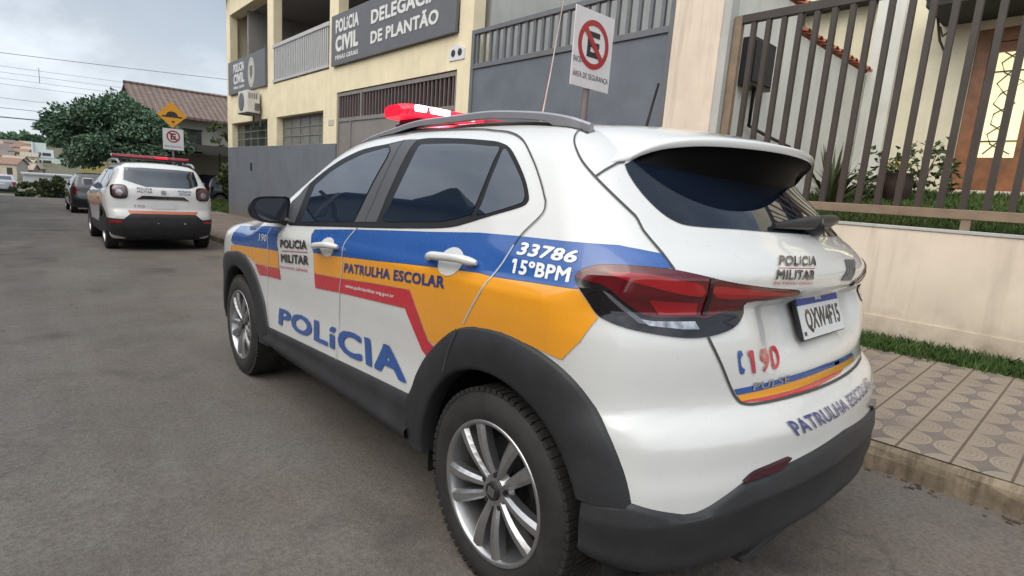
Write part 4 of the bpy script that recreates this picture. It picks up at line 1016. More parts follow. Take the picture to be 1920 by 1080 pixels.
sticker('emblem', bars, pulse.wrap, pulse, .005, M['emblem'], P, .06, .004, sx=1)
q = WRAP_QUAD['phone']
ph = [(.2, 1), (.75, 1), (1, .80), (.62, .74), (.42, .62), (.42, .38), (.62, .26), (1, .20), (.75, 0), (.2, 0), (0, .15), (-.02, .5), (0, .85)]
sticker('phone_symbol', [[quad_pt(q, u, v) for u, v in ph]], pulse.wrap, pulse, .0022, M['royal'], P, .06, sx=1)
def st(text, key, mat, **k): return body_text('lettering', text, SIDE_QUAD[key], lambda a: pulse.side(a, -1), pulse, mat, P, **k)
st('PATRULHA ESCOLAR', 'PATRULHA ESCOLAR', M['navy'], bold=.065); st('www.policiamilitar.mg.gov.br', 'www', M['whiteink'], bold=.035)
st('POLÍCIA', 'POLICIA', M['royal'], bold=.065); st('33786', '33786', M['whiteink'], bold=.05, shear=.22); st('15ºBPM', '15BPM', M['whiteink'], bold=.06, shear=.1)
st('POLÍCIA', 'dPOLICIA', M['ink'], bold=.065); st('MILITAR', 'dMILITAR', M['ink'], bold=.065); st('DE MINAS GERAIS', 'dMINAS', M['redink'], bold=.03); st('190', '190f', M['whiteink'], bold=.02)
sticker('lettering_rule', [SIDE_QUAD['dline']], pulse.side, pulse, .002, M['redink'], P, .06, sx=-1)
# door handles
def handle(key, ckey, sx):
    tl, tr, br, bl = (np.array(p) for p in SIDE_QUAD[key]); c, e, d = (np.array(p) for p in SIDE_QUAD[ckey])
    a, b = (tl + bl) / 2, (tr + br) / 2; r1 = np.linalg.norm(e - c); r2 = np.linalg.norm(d - c)
    el = [(c[0] + r1 * math.cos(2 * math.pi * k / 28), c[1] + r2 * math.sin(2 * math.pi * k / 28)) for k in range(28)]
    cup = sticker('handle_cup', [el], pulse.side, pulse, .0046, M['white'], P, .03, sx=sx)
    pts, rr = [], []
    for k in range(13):
        f = k / 12; q = a * (1 - f) + b * f; p = pulse.side([q], sx); nn = pulse.normal(p); h = .010 + .030 * min(1, math.sin(math.pi * min(max(f, .02), .98)) * 1.6)
        pts.append(Vector(p[0] + nn[0] * h)); rr.append(.0145 if 0 < k < 12 else .008)
    m = MB(); m.tube(pts, rr, 12); h = m.build('door_handle', M['white'], P); h.modifiers.new('s', 'SUBSURF').render_levels = 1
for sx in (-1, 1): handle('handle_r', 'handle_r_c', sx); handle('handle_f', 'handle_f_c', sx)
# mirrors
MO = [(-.823, 1.147), (-.891, 1.153), (-.958, 1.149), (-.991, 1.139), (-1.01, 1.115), (-1.019, 1.084), (-1.011, 1.054), (-.986, 1.034), (-.943, 1.021), (-.876, 1.017), (-.837, 1.023), (-.827, 1.073)]
MG = [(-.833, 1.14), (-.892, 1.143), (-.952, 1.139), (-.978, 1.125), (-.99, 1.102), (-.985, 1.072), (-.966, 1.048), (-.926, 1.032), (-.844, 1.03), (-.837, 1.073)]
for sx in (-1, 1):
    o = smooth_line(MO, 3, True); n = len(o); cx, cz = -.905, 1.088; rings = []
    for y, s in ((1.728, .965), (1.72, .985), (1.715, 1.0), (1.745, .985), (1.80, .86), (1.85, .66), (1.875, .38)):
        rings.append([(-sx * (cx + (x - cx) * s), y, cz + (z - cz) * s) for x, z in o])
    V = [p for r in rings for p in r]
    m = MB(); m.add(V[:4 * n], [(r * n + k, r * n + (k + 1) % n, (r + 1) * n + (k + 1) % n, (r + 1) * n + k) for r in range(3) for k in range(n)], 0, True)
    m.add(rings[0], [tuple(range(n))], 0)
    mir = m.build('side_mirror', M['plastic'], P)
    m = MB(); m.add(V[3 * n:], [(r * n + k, r * n + (k + 1) % n, (r + 1) * n + (k + 1) % n, (r + 1) * n + k) for r in range(3) for k in range(n)], 0, True); m.add(rings[-1], [tuple(range(n))], 0)
    m.build('mirror_cap', M['white'], mir)
    g = smooth_line(MG, 2, True); m = MB(); m.add([(-sx * x, 1.7235, z) for x, z in g] + [(-sx * x, 1.729, z) for x, z in g], [tuple(range(len(g)))] + [(k, (k + 1) % len(g), len(g) + (k + 1) % len(g), len(g) + k) for k in range(len(g))], 0); m.build('mirror_glass', M['mirror'], mir)
    m = MB(); m.tube([(sx * .775, 1.70, 1.02), (sx * .83, 1.74, 1.03), (sx * .88, 1.78, 1.05)], [.030, .026, .03], 10); m.build('mirror_stem', M['plastic'], mir)
# roof rails
for sx in (-1, 1):
    ys = np.linspace(1.40, -.07, 40); x = np.interp(ys, [-.07, .1, 1.2, 1.4], [.585, .578, .565, .578]) * sx
    zt = pchip([-.07, .03, .2, .48, .86, 1.15, 1.33, 1.40], [1.437, 1.466, 1.493, 1.513, 1.513, 1.488, 1.462, 1.445])(ys)
    base = pulse.over(np.stack([x, ys], 1))[:, 2]; m = MB(); V = []
    for k in range(40):
        zb = max(base[k] - .002, zt[k] - .026) if 4 < k < 35 else base[k] - .004
        w = .015 if 1 < k < 38 else .009
        V += [(x[k] - w, ys[k], zb), (x[k] + w, ys[k], zb), (x[k] + w, ys[k], zt[k] - .006), (x[k] + w * .6, ys[k], zt[k]), (x[k] - w * .6, ys[k], zt[k]), (x[k] - w, ys[k], zt[k] - .006)]
    m.add(V, [(k * 6 + q, k * 6 + (q + 1) % 6, (k + 1) * 6 + (q + 1) % 6, (k + 1) * 6 + q) for k in range(39) for q in range(6)], 0, False); m.add(V[:6], [tuple(range(6))]); m.add(V[-6:], [tuple(range(6))])
    rl = m.build('roof_rail', M['rail'], P)
    sticker('rail_gap_shade', ribbon(list(zip(x, ys)), .034), pulse.over, pulse, .003, M['plastic'], rl, .08)  # black strip laid on the roof as painted shade beneath the rail
# light bar
m = MB(); m.box((-.47, 1.11, 1.548), (.47, 1.29, 1.580), 0, None, .012); m.box((-.50, 1.14, 1.50), (-.44, 1.26, 1.55)); m.box((.44, 1.14, 1.50), (.50, 1.26, 1.55))
lb = m.build('light_bar', M['plastic'], P); lb.location = (.02, 0, -.022)
def lens(x0, x1, name, mat, tl=False, tr=False):
    m = MB(); sec = [(1.085, 1.578), (1.06, 1.600), (1.072, 1.624), (1.12, 1.636), (1.28, 1.636), (1.328, 1.624), (1.34, 1.60), (1.315, 1.578)]
    V = []; xs = [x0, x0 + .02, x0 + .06, x1 - .06, x1 - .02, x1]
    for k, x in enumerate(xs):
        s = 1.0
        if tl: s = (.55, .80, 1, 1, 1, 1)[k]
        if tr: s = (1, 1, 1, 1, .80, .55)[k]
        V += [(x, 1.2 + (y - 1.2) * s, 1.578 + (z - 1.578) * (0.75 + .25 * s)) for y, z in sec]
    n = 8; m.add(V, [(k * n + q, k * n + (q + 1) % n, (k + 1) * n + (q + 1) % n, (k + 1) * n + q) for k in range(5) for q in range(n)], 0, True); m.add(V[:n], [tuple(range(n))]); m.add(V[-n:], [tuple(range(n))])
    return m.build(name, mat, lb, bevel=0)
lens(-.555, -.12, 'red_lens', M['redlit'], tl=True); lens(-.118, .118, 'red_lens', M['redlens']); lens(.12, .575, 'red_lens', M['redlens'], tr=True)
for x0, x1 in ((-.515, -.458), (-.436, -.328)):
    m = MB(); m.box((x0, 1.052, 1.597), (x1, 1.072, 1.625), 0, None, .006); m.build('led_strip', M['led'], lb)
for k in range(4):
    m = MB(); m.box((-.282 + k * .027, 1.052, 1.594), (-.264 + k * .027, 1.072, 1.613), 0, None, .004); m.build('led_strip', M['led'], lb)
ld = bpy.data.lights.new('lamp_light', 'POINT'); ld.color = (1.0, .05, .07); ld.energy = 20; ld.shadow_soft_size = .05
lo = bpy.data.objects.new('lamp_light', ld); COL.objects.link(lo); lo.parent = lb; lo.location = (-.36, 1.20, 1.70)   # the lit half of the bar
# aerials, wiper
m = MB(); m.tube([(.02, .80, 1.50), (.02, .765, 1.63), (.02, .735, 1.78), (.02, .70, 1.98), (.02, .67, 2.15)], [.005, .0035, .003, .0025, .002], 6); m.cyl((.02, .80, 1.49), (.02, .80, 1.54), .016, .010); m.build('whip_aerial', M['signpale'], P)
m = MB(); m.tube([(0, .165, 1.48), (0, .15, 1.55), (0, .119, 1.675)], [.008, .0055, .005], 8); m.cyl((0, .172, 1.47), (0, .165, 1.505), .022, .014); m.build('roof_aerial', M['plastic'], P)
m = MB(); m.tube([(-.16, -.452, 1.168), (-.10, -.458, 1.172), (.02, -.475, 1.18), (.18, -.478, 1.188), (.32, -.452, 1.196), (.39, -.425, 1.20)], [.008, .013, .021, .024, .020, .008], 10)
m.cyl((.10, -.44, 1.165), (.12, -.495, 1.178), .038, .030, 16); m.build('rear_wiper', M['plastic'], P)
# front end
sticker('windscreen', [[(-.66, 1.10), (.66, 1.10), (.60, 1.30), (.50, 1.45), (0, 1.478), (-.50, 1.45), (-.60, 1.30)]], pulse.nose, pulse, .003, M['glass'], P, .06, .003)
sticker('grille', [[(-.52, .80), (.52, .80), (.48, .66), (-.48, .66)]], pulse.nose, pulse, .004, M['plastic'], P, .06, .003)
sticker('front_bumper', [[(-.72, .50), (.72, .50), (.62, .27), (-.62, .27)]], pulse.nose, pulse, .006, M['cladding'], P, .06, .004)
for sx in (1, -1): sticker('headlight', [[(.55, .83), (.74, .86), (.75, .75), (.58, .72)]], lambda q, s=sx: pulse.nose(q, s), pulse, .005, M['lampclear'], P, .05, .004)
add_wheels(P, (0.0, 2.532), .850, .318, .222, .205, 'double', logo=True)
wheel_wells(P, (0.0, 2.532), .80)
m = MB(); m.box((-.70, -.45, .20), (.70, 3.15, .24)); m.build('underbody', M['under'], P)
# ------------------------------------------------------------------ ground, street, pavement
def structure(o): o['kind'] = 'structure'; return o
def tz(x, y):                          # the land: the street runs downhill, then a valley, then the hill with the town
    yy = np.asarray(y, float); x = np.asarray(x, float)
    z = np.where(yy < 37, math.tan(GROUND_TILT) * yy, math.tan(GROUND_TILT) * 37 - .0535 * (yy - 37))
    far = pchip([48, 75, 110, 150, 220, 300, 430, 560, 700, 900], [-1.41, -2.7, -4.3, -5.4, -5.3, -3.0, 2.8, 8.2, 12.2, 15.0])(yy)
    z = np.where(yy > 48, far + .9 * np.sin(x / 37.0 + 1.0) * np.clip((yy - 150) / 200, 0, 1) + .5 * np.sin(x / 11.0) * np.clip((yy - 250) / 150, 0, 1), z)
    return z
def sheet(name, xs, ys, lift, mat, fn=None):
    xs, ys = np.array(xs, float), np.array(ys, float); X, Y = np.meshgrid(xs, ys); Z = (tz(X, Y) if fn is None else fn(X, Y)) + lift
    V = np.stack([X.ravel(), Y.ravel(), Z.ravel()], 1); n = len(xs)
    F = [(j * n + i, j * n + i + 1, (j + 1) * n + i + 1, (j + 1) * n + i) for j in range(len(ys) - 1) for i in range(n - 1)]
    return structure(raw(name, V, F, mat, smooth=True))
M['earth'] = grassmat('dry_ground', (0.070, 0.072, 0.035), (0.13, 0.115, 0.065))
sheet('ground', list(np.linspace(-700, 900, 65)), [-150, -80, -40, -12, 0, 12, 24, 37, 42, 48, 55, 65, 75, 90, 110, 130, 150, 185, 220, 260, 300, 365, 430, 500, 560, 700, 900], -.05, M['earth'])
sheet('road', list(np.linspace(-5.0, 1.24, 14)), list(np.linspace(-14, 37, 52)) + [38, 39, 40, 41, 42, 43, 44, 46, 48, 52, 58, 66, 75], 0.0, M['asphalt'])
SLOPE = .045
def walk_z(x, y): return tz(x, y) + .128 + SLOPE * (np.asarray(x) - 1.22)
sheet('pavement', [1.245, 2.0, 2.6, 3.14], list(np.linspace(-14, 6.15, 30)), 0.004, M['tile'], walk_z)
M['walkdust'] = simple('dusty_concrete', (0.16, 0.125, 0.10), 0.95, var=0.3, scale=2.0, bump=0.4, bscale=40)
sheet('pavement', [1.30, 2.0, 2.7, 3.52], list(np.linspace(6.15, 60, 40)), 0.0, M['walkdust'], walk_z)
sheet('far_pavement', [-6.6, -5.8, -5.06], list(np.linspace(-14, 60, 40)), 0.13, M['walkdust'])
def kerb(name, x0, x1, y0, y1, inner):
    rnd = random.Random(3); ys = np.arange(y0, y1 + .01, .11); V = []
    for y in ys:
        j = lambda s: rnd.uniform(-s, s); z = float(tz(0, y)); e = j(.010)
        V += [(x0 + j(.006), y, z - .06), (x0 + .006 + j(.007), y, z + .07), (x0 + .010 + e, y, z + .106 + j(.006)), (x0 + .030 + e, y, z + .126 + j(.004)), (x1, y, z + .129), (x1, y, z - .06)]
    F = [(k * 6 + q, k * 6 + (q + 1) % 6, (k + 1) * 6 + (q + 1) % 6, (k + 1) * 6 + q) for k in range(len(ys) - 1) for q in range(6)]
    m = MB(); m.add(V, F, 0, False); o = m.build(name, M['kerb']); return structure(o)
kerb('kerb', 1.205, 1.262, -14, 6.2, 1); kerb('kerb', 1.205, 1.32, 6.2, 60, 1)
m = MB(); m.add([(x, y, float(tz(0, y)) + z) for y in np.linspace(-14, 60, 38) for x, z in ((-5.08, .135), (-4.94, .135), (-4.94, -.05))], [(k * 3 + q, k * 3 + q + 1, k * 3 + q + 4, k * 3 + q + 3) for k in range(37) for q in range(2)]); structure(m.build('far_kerb', M['kerb']))
# grit and small litter lying in the gutter
m = MB(); rnd = random.Random(11)
for _ in range(420):
    y = rnd.uniform(-3, 6); x = 1.195 - abs(rnd.gauss(0, .05)); s = rnd.uniform(.003, .011); z = float(tz(0, y))
    m.box((x - s, y - s, z - s * .4), (x + s, y + s * 1.4, z + s * .7), 0, None)
g = m.build('gutter_grit', M['soil']); g['kind'] = 'stuff'; g['label'] = 'dark grit lying in the gutter'
# grass
def blades(name, pts, h, mat, seed=1, w=.006, lean=.5):
    rnd = np.random.default_rng(seed); n = len(pts); P = np.asarray(pts, float)
    a = rnd.uniform(0, 2 * np.pi, n); hh = h * rnd.uniform(.45, 1.25, n); l = rnd.normal(0, lean, (n, 2)) * hh[:, None] * .7
    d = np.stack([np.cos(a), np.sin(a), 0 * a], 1) * (w * rnd.uniform(.6, 1.4, n))[:, None]
    mid = P + np.stack([l[:, 0] * .35, l[:, 1] * .35, hh * .55], 1); tip = P + np.stack([l[:, 0], l[:, 1], hh * .95], 1)
    V = np.stack([P - d, P + d, mid + d * .7, tip, mid - d * .7], 1).reshape(-1, 3)
    me = bpy.data.meshes.new(name); me.vertices.add(len(V)); me.vertices.foreach_set('co', V.ravel()); me.loops.add(5 * n); me.loops.foreach_set('vertex_index', np.arange(5 * n))
    me.polygons.add(n); me.polygons.foreach_set('loop_start', np.arange(n) * 5); me.polygons.foreach_set('loop_total', np.full(n, 5)); me.update(calc_edges=True)
    o = link_mesh(name, me, mat); o['kind'] = 'stuff'; return o
sheet('verge_soil', [3.135, 3.3, 3.52], list(np.linspace(-14, 2.45, 20)), -.012, M['soil'], walk_z)
rng = np.random.default_rng(5)
xy = np.stack([rng.uniform(3.09, 3.50, 15000), rng.uniform(-4.0, 1.2, 15000)], 1)
xy[:, 0] = np.where(rng.uniform(size=15000) < .06, rng.normal(3.10, .03, 15000), xy[:, 0])
o = blades('verge_grass', np.c_[xy, walk_z(xy[:, 0], xy[:, 1]) - .012], .085, M['grass'], 2, .005); o['label'] = 'green grass growing between the tiles and the beige wall'
def lawn_z(x, y): return 1.125 + (np.asarray(x) - 3.65) * .112 + 0 * np.asarray(y)
sheet('lawn_soil', [3.66, 5, 7, 8.62], list(np.linspace(-10, 2.2, 10)), 0, M['soil'], lawn_z)
n = 26000; xy = np.stack([3.68 + 4.9 * rng.uniform(0, 1, n) ** 1.5, rng.uniform(-3.6, 2.15, n)], 1)
o = blades('lawn_grass', np.c_[xy, lawn_z(xy[:, 0], xy[:, 1])], .07, M['grass'], 3, .008); o['label'] = 'lawn behind the steel fence'

# ------------------------------------------------------------------ garden wall, fence, pillar, gate
t = thing('garden_wall', 'low beige rendered wall carrying the brown steel fence', 'wall', (3.5, -1, 0))
def part(m, name, mat, root, label=None, bevel=0.0):
    o = m.build(name, mat, root, label, True, bevel); o.matrix_parent_inverse = Matrix.Translation(-root.location); return o
m = MB(); m.box((3.50, -12, -.2), (3.66, 1.90, 1.150)); part(m, 'wall', M['beige'], t)
m = MB(); m.box((3.485, -12, -.2), (3.499, 1.90, .420)); part(m, 'footing', M['beige'], t)
m = MB(); m.box((3.490, -12, 1.152), (3.672, 1.90, 1.178)); part(m, 'coping', M['greywall'], t, bevel=.004)
FX = 3.545
t = thing('steel_fence', 'brown steel bar fence standing on the low beige wall', 'fence', (FX, -1, 1.18))
m = MB(); m.box((FX - .02, 1.755, 1.179), (FX + .04, 1.835, 3.075)); part(m, 'post', M['fencerail'], t, bevel=.004)
m = MB(); m.box((FX - .02, -11, 1.262), (FX + .035, 1.753, 1.335)); part(m, 'bottom_rail', M['fencerail'], t, bevel=.004)
m = MB(); m.box((FX - .02, -11, 2.998), (FX + .04, 1.753, 3.075)); part(m, 'top_rail', M['fence'], t, bevel=.004)
y = -.27
while y > -9: m = MB(); m.box((FX - .012, y - .03, 1.179), (FX + .028, y + .03, 1.261)); part(m, 'stub_post', M['fencerail'], t); y -= 1.9
ys = [1.663 - .1437 * k for k in range(40)]
for y in ys:
    m = MB(); m.box((FX - .014, y - .046, 1.336), (FX + .030, y - .002, 2.997)); part(m, 'bar', M['fence'], t)
t = thing('boundary_pillar', 'tall beige rendered pillar between the grey gate and the brown fence', 'pillar', (3.5, 2.2, 0))
m = MB(); m.box((3.44, 1.925, -.1), (3.72, 2.475, 4.6)); part(m, 'shaft', M['beige'], t, bevel=.006)
m = MB(); m.box((3.46, 1.845, 1.1), (3.60, 1.924, 4.6)); part(m, 'side_fillet', M['greywall'], t)
t = thing('steel_gate', 'tall blue grey steel gate with bars along its top', 'gate', (3.5, 4.3, 0))
m = MB(); m.box((3.510, 2.56, .10), (3.540, 6.03, 3.03)); part(m, 'sheet_panel', M['gatesteel'], t)
for k, (a, b) in enumerate((((2.49, .08), (2.565, 3.60)), ((6.03, .08), (6.10, 3.60)))):
    m = MB(); m.box((3.485, a[0], a[1]), (3.565, b[0], b[1])); part(m, 'stile', M['gateframe'], t, bevel=.004)
for z0, z1, nm in ((3.035, 3.105, 'middle_rail'), (3.535, 3.60, 'top_rail'), (.08, .16, 'bottom_rail')):
    m = MB(); m.box((3.487, 2.567, z0), (3.563, 6.028, z1)); part(m, nm, M['gateframe'], t, bevel=.004)
for k in range(22):
    y = 2.675 + k * .1575; m = MB(); m.box((3.505, y - .022, 3.106), (3.545, y + .022, 3.534)); part(m, 'bar', M['gateframe'], t)
# yard behind the gate
sheet('yard', [3.6, 8, 14], [2.4, 4, 6.3], 0.1, M['walkdust'])
t = thing('yard_wall', 'cream wall closing the yard behind the steel gate', 'wall', (13, 4.4, 0)); m = MB(); m.box((13, 2.4, -.2), (13.2, 9.0, 7.2)); part(m, 'wall', M['creamhouse'], t)
m = MB(); m.box((12.6, 2.4, 6.0), (13.0, 9.0, 6.2)); part(m, 'eave', M['dark'], t)
t = thing('water_tank', 'dark metal water tank standing in the yard behind the gate', 'tank', (8.2, 3.7, 0)); m = MB(); m.cyl((8.2, 3.75, 3.3), (8.2, 3.75, 4.6), .55, .55, 24); m.cyl((8.2, 3.75, 4.6), (8.2, 3.75, 4.75), .57, .2, 24); part(m, 'tank_body', M['dark'], t)
m = MB(); [m.cyl((8.2 + a, 3.75 + b, 0), (8.2 + a, 3.75 + b, 3.3), .06) for a, b in ((-.4, 0), (.4, 0), (0, .4), (0, -.4))]; part(m, 'tank_stand', M['dark'], t)

# ------------------------------------------------------------------ house behind the fence
t = thing('boundary_wall', 'white boundary wall capped with terracotta tiles behind the fence', 'wall', (6, 2.25, 0))
m = MB(); m.box((3.73, 2.20, .5), (5.85, 2.36, 3.80)); m.box((5.852, 2.20, .5), (8.60, 2.36, 3.50)); part(m, 'wall', M['whitewall'], t)
for x0, x1, z in ((3.74, 5.84, 3.80), (5.86, 8.58, 3.50)):
    k = 0; x = x0
    while x < x1:
        m = MB(); n = 8
        for sy in (-1, 1):
            V = []
            for f, w in ((0, .075), (1, .062)):
                for j in range(n + 1):
                    a = math.pi * j / n; V.append((x + .085 + w * math.cos(a), 2.28 + sy * (.02 + .15 * f), z + .085 - .055 * f + w * .75 * math.sin(a)))
            m.add(V, [(j, j + 1, n + 2 + j, n + 1 + j) for j in range(n)], 0, True)
        m.cyl((x, 2.28, z + .10), (x + .19, 2.28, z + .095), .075, .062, 12)
        part(m, 'coping_tile', M['terracotta'], t); x += .20
t = thing('garden_house', 'cream house with a wooden front door behind the fence', 'house', (8.6, -2, 1.6))
m = MB(); m.box((8.60, .86, 1.4), (12, 2.195, 6.5)); m.box((8.60, -.62, 3.98), (12, .858, 6.5)); m.box((8.60, -11, 1.4), (12, -.622, 6.5)); part(m, 'wall', M['creamhouse'], t)
m = MB(); m.box((8.50, 1.80, 1.4), (8.598, 2.19, 5.2)); part(m, 'corner_pilaster', M['whitewall'], t)
m = MB(); m.box((7.55, -6, 4.10), (8.598, 1.30, 4.24)); part(m, 'porch_roof', M['dark'], t); m = MB(); m.box((7.50, -6, 4.242), (8.597, 1.36, 4.42)); part(m, 'porch_fascia', M['creamhouse'], t)
m = MB(); m.tube([(8.59, 1.22, 3.72), (8.2, 1.22, 3.80), (7.9, 1.22, 4.02)], .018, 6); m.tube([(8.59, 1.22, 4.02), (8.3, 1.22, 3.88), (8.1, 1.22, 3.96)], .012, 6); part(m, 'porch_bracket', M['plastic'], t)
d = MB(); d.box((8.62, .70, 1.62), (8.72, .855, 3.98)); d.box((8.62, -.615, 1.62), (8.72, -.46, 3.98)); d.box((8.62, -.46, 3.80), (8.72, .70, 3.98)); fr = part(d, 'door_frame', M['wood'], t)
d = MB(); d.box((8.66, .12, 1.62), (8.71, .69, 2.20)); d.box((8.66, .12, 3.66), (8.71, .69, 3.795)); d.box((8.66, .12, 2.20), (8.71, .20, 3.66)); d.box((8.66, .61, 2.20), (8.71, .69, 3.66)); d.box((8.66, -.455, 1.62), (8.71, .118, 3.795)); dr = part(d, 'front_door', M['wood'], t)
d = MB(); d.box((8.68, .205, 2.205), (8.695, .605, 3.655)); part(d, 'door_glass', M['litglass'], t)
d = MB()
for s in (0, 1):
    d.tube([(8.655, .25 + .30 * abs(math.sin(q * .9 + s * 1.6)), 2.25 + q * .14) for q in range(11)], .009, 6)
d.box((8.65, .2, 2.42), (8.66, .61, 2.44)); d.box((8.65, .2, 3.38), (8.66, .61, 3.40)); part(d, 'iron_scroll', M['plastic'], t)
m = MB(); m.box((8.4, -1.2, 1.62), (8.598, .95, 1.72)); part(m, 'door_step', M['beige'], t)
t = thing('meter_box', 'dark metal meter box mounted on the white boundary wall', 'meter box', (4.75, 2.2, 2.8)); m = MB(); m.box((4.42, 2.06, 2.62), (4.98, 2.198, 3.14), 0, None, .01); part(m, 'box', M['plastic'], t); m = MB(); m.box((4.46, 2.045, 2.66), (4.94, 2.058, 3.10), 0, None, .004); part(m, 'lid', M['dark'], t)
m = MB(); m.tube([(4.7, 2.13, 2.62), (4.7, 2.13, 2.2), (5.2, 2.13, 2.14), (5.9, 2.13, 2.08)], .022, 8); tag(m.build('conduit_pipe', M['plastic']), 'dark conduit pipe running along the white boundary wall', 'pipe')
# plants in the garden
def leaf_card(m, p, d, l, w, mi=0):
    d = Vector(d).normalized(); s = d.cross(Vector((random.uniform(-1, 1), random.uniform(-1, 1), random.uniform(-1, 1)))); s.normalize(); p = Vector(p); n = d.cross(s) * l * .12
    m.add([p, p + d * l * .45 + s * w + n, p + d * l, p + d * l * .45 - s * w + n], [(0, 1, 2, 3)], mi)
def spiky(x, y, h, label, nb=46):
    z = float(lawn_z(x, y)); m = MB(); r = random.Random(int(x * 100))
    for k in range(nb):
        a = r.uniform(0, 6.283); e = r.uniform(.5, 1.45); L = h * r.uniform(.6, 1.0); d = Vector((math.cos(a) * math.cos(e), math.sin(a) * math.cos(e), math.sin(e))); s = Vector((-math.sin(a), math.cos(a), 0)) * .016
        p = Vector((x, y, z)); q = p + d * L * .6; e2 = q + (d + Vector((0, 0, -.45 * math.cos(e)))).normalized() * L * .4
        m.add([p - s, p + s, q + s * 1.2, q - s * 1.2, e2], [(0, 1, 2, 3), (3, 2, 4)])
    return tag(m.build('spiky_plant', M['leaf2'], fix=False), label, 'plant')
spiky(5.6, 1.42, .85, 'spiky long leaved plant at the left end of the garden bed')
spiky(6.2, 1.55, .55, 'low dark spiky plant beside the taller one behind the spoiler', 60)
def rose(x, y, h, n, label):
    z = float(lawn_z(x, y)); t = thing('rose_bush', label, 'bush', (x, y, z), group='rose bushes in the garden bed'); st = MB(); lf = MB(); r = random.Random(int(x * 77 + y * 31))
    for k in range(n):
        a = r.uniform(0, 6.283); sp = r.uniform(.05, .30); H = h * r.uniform(.55, 1.0); pts = [(0, 0, 0), (sp * .4 * math.cos(a), sp * .4 * math.sin(a), H * .5), (sp * math.cos(a + .3), sp * math.sin(a + .3), H)]
        st.tube(pts, [.009, .006, .003], 5)
        for j in range(22):
            f = r.uniform(.25, 1.0); q = Vector(pts[1]).lerp(Vector(pts[2]), f) if f > .5 else Vector(pts[0]).lerp(Vector(pts[1]), f * 2)
            q = q + Vector((r.gauss(0, .05), r.gauss(0, .05), r.gauss(0, .03)))
            random.seed(j + k * 31); leaf_card(lf, q, (r.uniform(-1, 1), r.uniform(-1, 1), r.uniform(-.4, .6)), r.uniform(.06, .11), r.uniform(.018, .034))
    st.build('stems', M['bark'], t); lf.build('leaves', M['leaf2'], t, fix=False)
rose(6.6, 1.12, .85, 7, 'tall sparse rose bush beside the brown pot'); rose(6.9, .80, .75, 7, 'sparse rose bush on the door side of the brown pot'); rose(7.5, .62, .55, 6, 'low rose bush nearest the house door'); rose(6.3, 1.25, .45, 6, 'low rose bush nearest the spiky plants')
t = thing('clay_pot', 'dark brown clay pot with yellow flowers in the garden bed', 'pot', (6.45, .96, float(lawn_z(6.45, .96)))); m = MB()
V = []; prof = [(.10, 0), (.15, .10), (.17, .24), (.15, .34), (.17, .36), (.14, .35)]
for r_, z_ in prof: V += [(r_ * math.cos(6.283 * k / 20), r_ * math.sin(6.283 * k / 20), z_) for k in range(20)]
m.add(V, [(j * 20 + k, j * 20 + (k + 1) % 20, (j + 1) * 20 + (k + 1) % 20, (j + 1) * 20 + k) for j in range(5) for k in range(20)], 0, True); m.build('pot', simple('brown_clay', (.035, .020, .016), .8), t)
m = MB(); r = random.Random(4)
for k in range(60): leaf_card(m, (r.gauss(0, .06), r.gauss(0, .06), .34 + r.uniform(0, .12)), (r.uniform(-1, 1), r.uniform(-1, 1), .6), .07, .02)
m.build('leaves', M['leaf2'], t, fix=False)
m = MB(); [leaf_card(m, (r.gauss(0, .05), r.gauss(0, .05), .42 + r.uniform(0, .08)), (r.uniform(-1, 1), r.uniform(-1, 1), .3), .05, .025) for k in range(26)]; m.build('flowers', simple('yellow_flowers', (.62, .40, .05), .6), t, fix=False)
# ------------------------------------------------------------------ police station
t = thing('police_station', 'two storey cream police station with a grey dado and recessed balcony', 'building', (3.5, 12.7, 0))
W = 3.5
m = MB()
m.box((W, 6.10, -.4), (W + .35, 6.46, 3.08)); m.box((W, 6.10, 3.081), (W + .35, 10.95, 3.62)); m.box((W, 10.951, 2.752), (W + .35, 19.39, 3.62))
for a, b in ((10.951, 11.66), (14.75, 15.47), (18.90, 19.39)): m.box((W, a, 2.0), (W + .30, b, 2.751))
for a, b in ((6.10, 6.46), (10.92, 11.37), (14.97, 15.44), (18.99, 19.39)): m.box((W, a, 3.621), (W + .22, b, 6.06))
m.box((W, 6.10, 6.061), (W + .35, 19.39, 6.95))
part(m, 'facade', M['cream'], t)
m = MB(); m.box((W - .008, 10.952, -.7), (W + .34, 19.385, 1.999)); part(m, 'dado', M['dado'], t)
m = MB(); m.box((W - .012, 15.28, -.7), (W - .0085, 15.31, 1.998)); part(m, 'dado_joint', M['garage'], t)
m = MB(); m.box((W - .35, 5.95, 6.952), (W + 9.5, 19.75, 7.10)); part(m, 'roof_slab', M['cream'], t)
m = MB(); m.box((W - .36, 19.2, 6.62), (W - .05, 19.6, 6.94)); part(m, 'roof_bracket', M['signgrey'], t)
m = MB(); m.box((W + .351, 6.10, -.4), (W + 9, 6.28, 6.95)); part(m, 'side_wall', M['greywall'], t)
m = MB(); m.box((W + .351, 19.2, -.6), (W + 9, 19.38, 6.95)); m.box((W + .221, 19.2, 3.63), (W + .3505, 19.38, 6.05)); part(m, 'end_wall', M['cream'], t)
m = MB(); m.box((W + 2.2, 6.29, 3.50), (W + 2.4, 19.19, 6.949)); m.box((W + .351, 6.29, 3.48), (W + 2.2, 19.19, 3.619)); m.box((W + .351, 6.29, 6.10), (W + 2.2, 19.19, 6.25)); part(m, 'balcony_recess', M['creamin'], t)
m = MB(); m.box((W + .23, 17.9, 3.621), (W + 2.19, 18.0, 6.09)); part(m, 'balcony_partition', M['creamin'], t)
m = MB(); m.box((W + .221, 6.47, 3.621), (W + .32, 10.91, 4.40)); part(m, 'parapet', M['cream'], t)
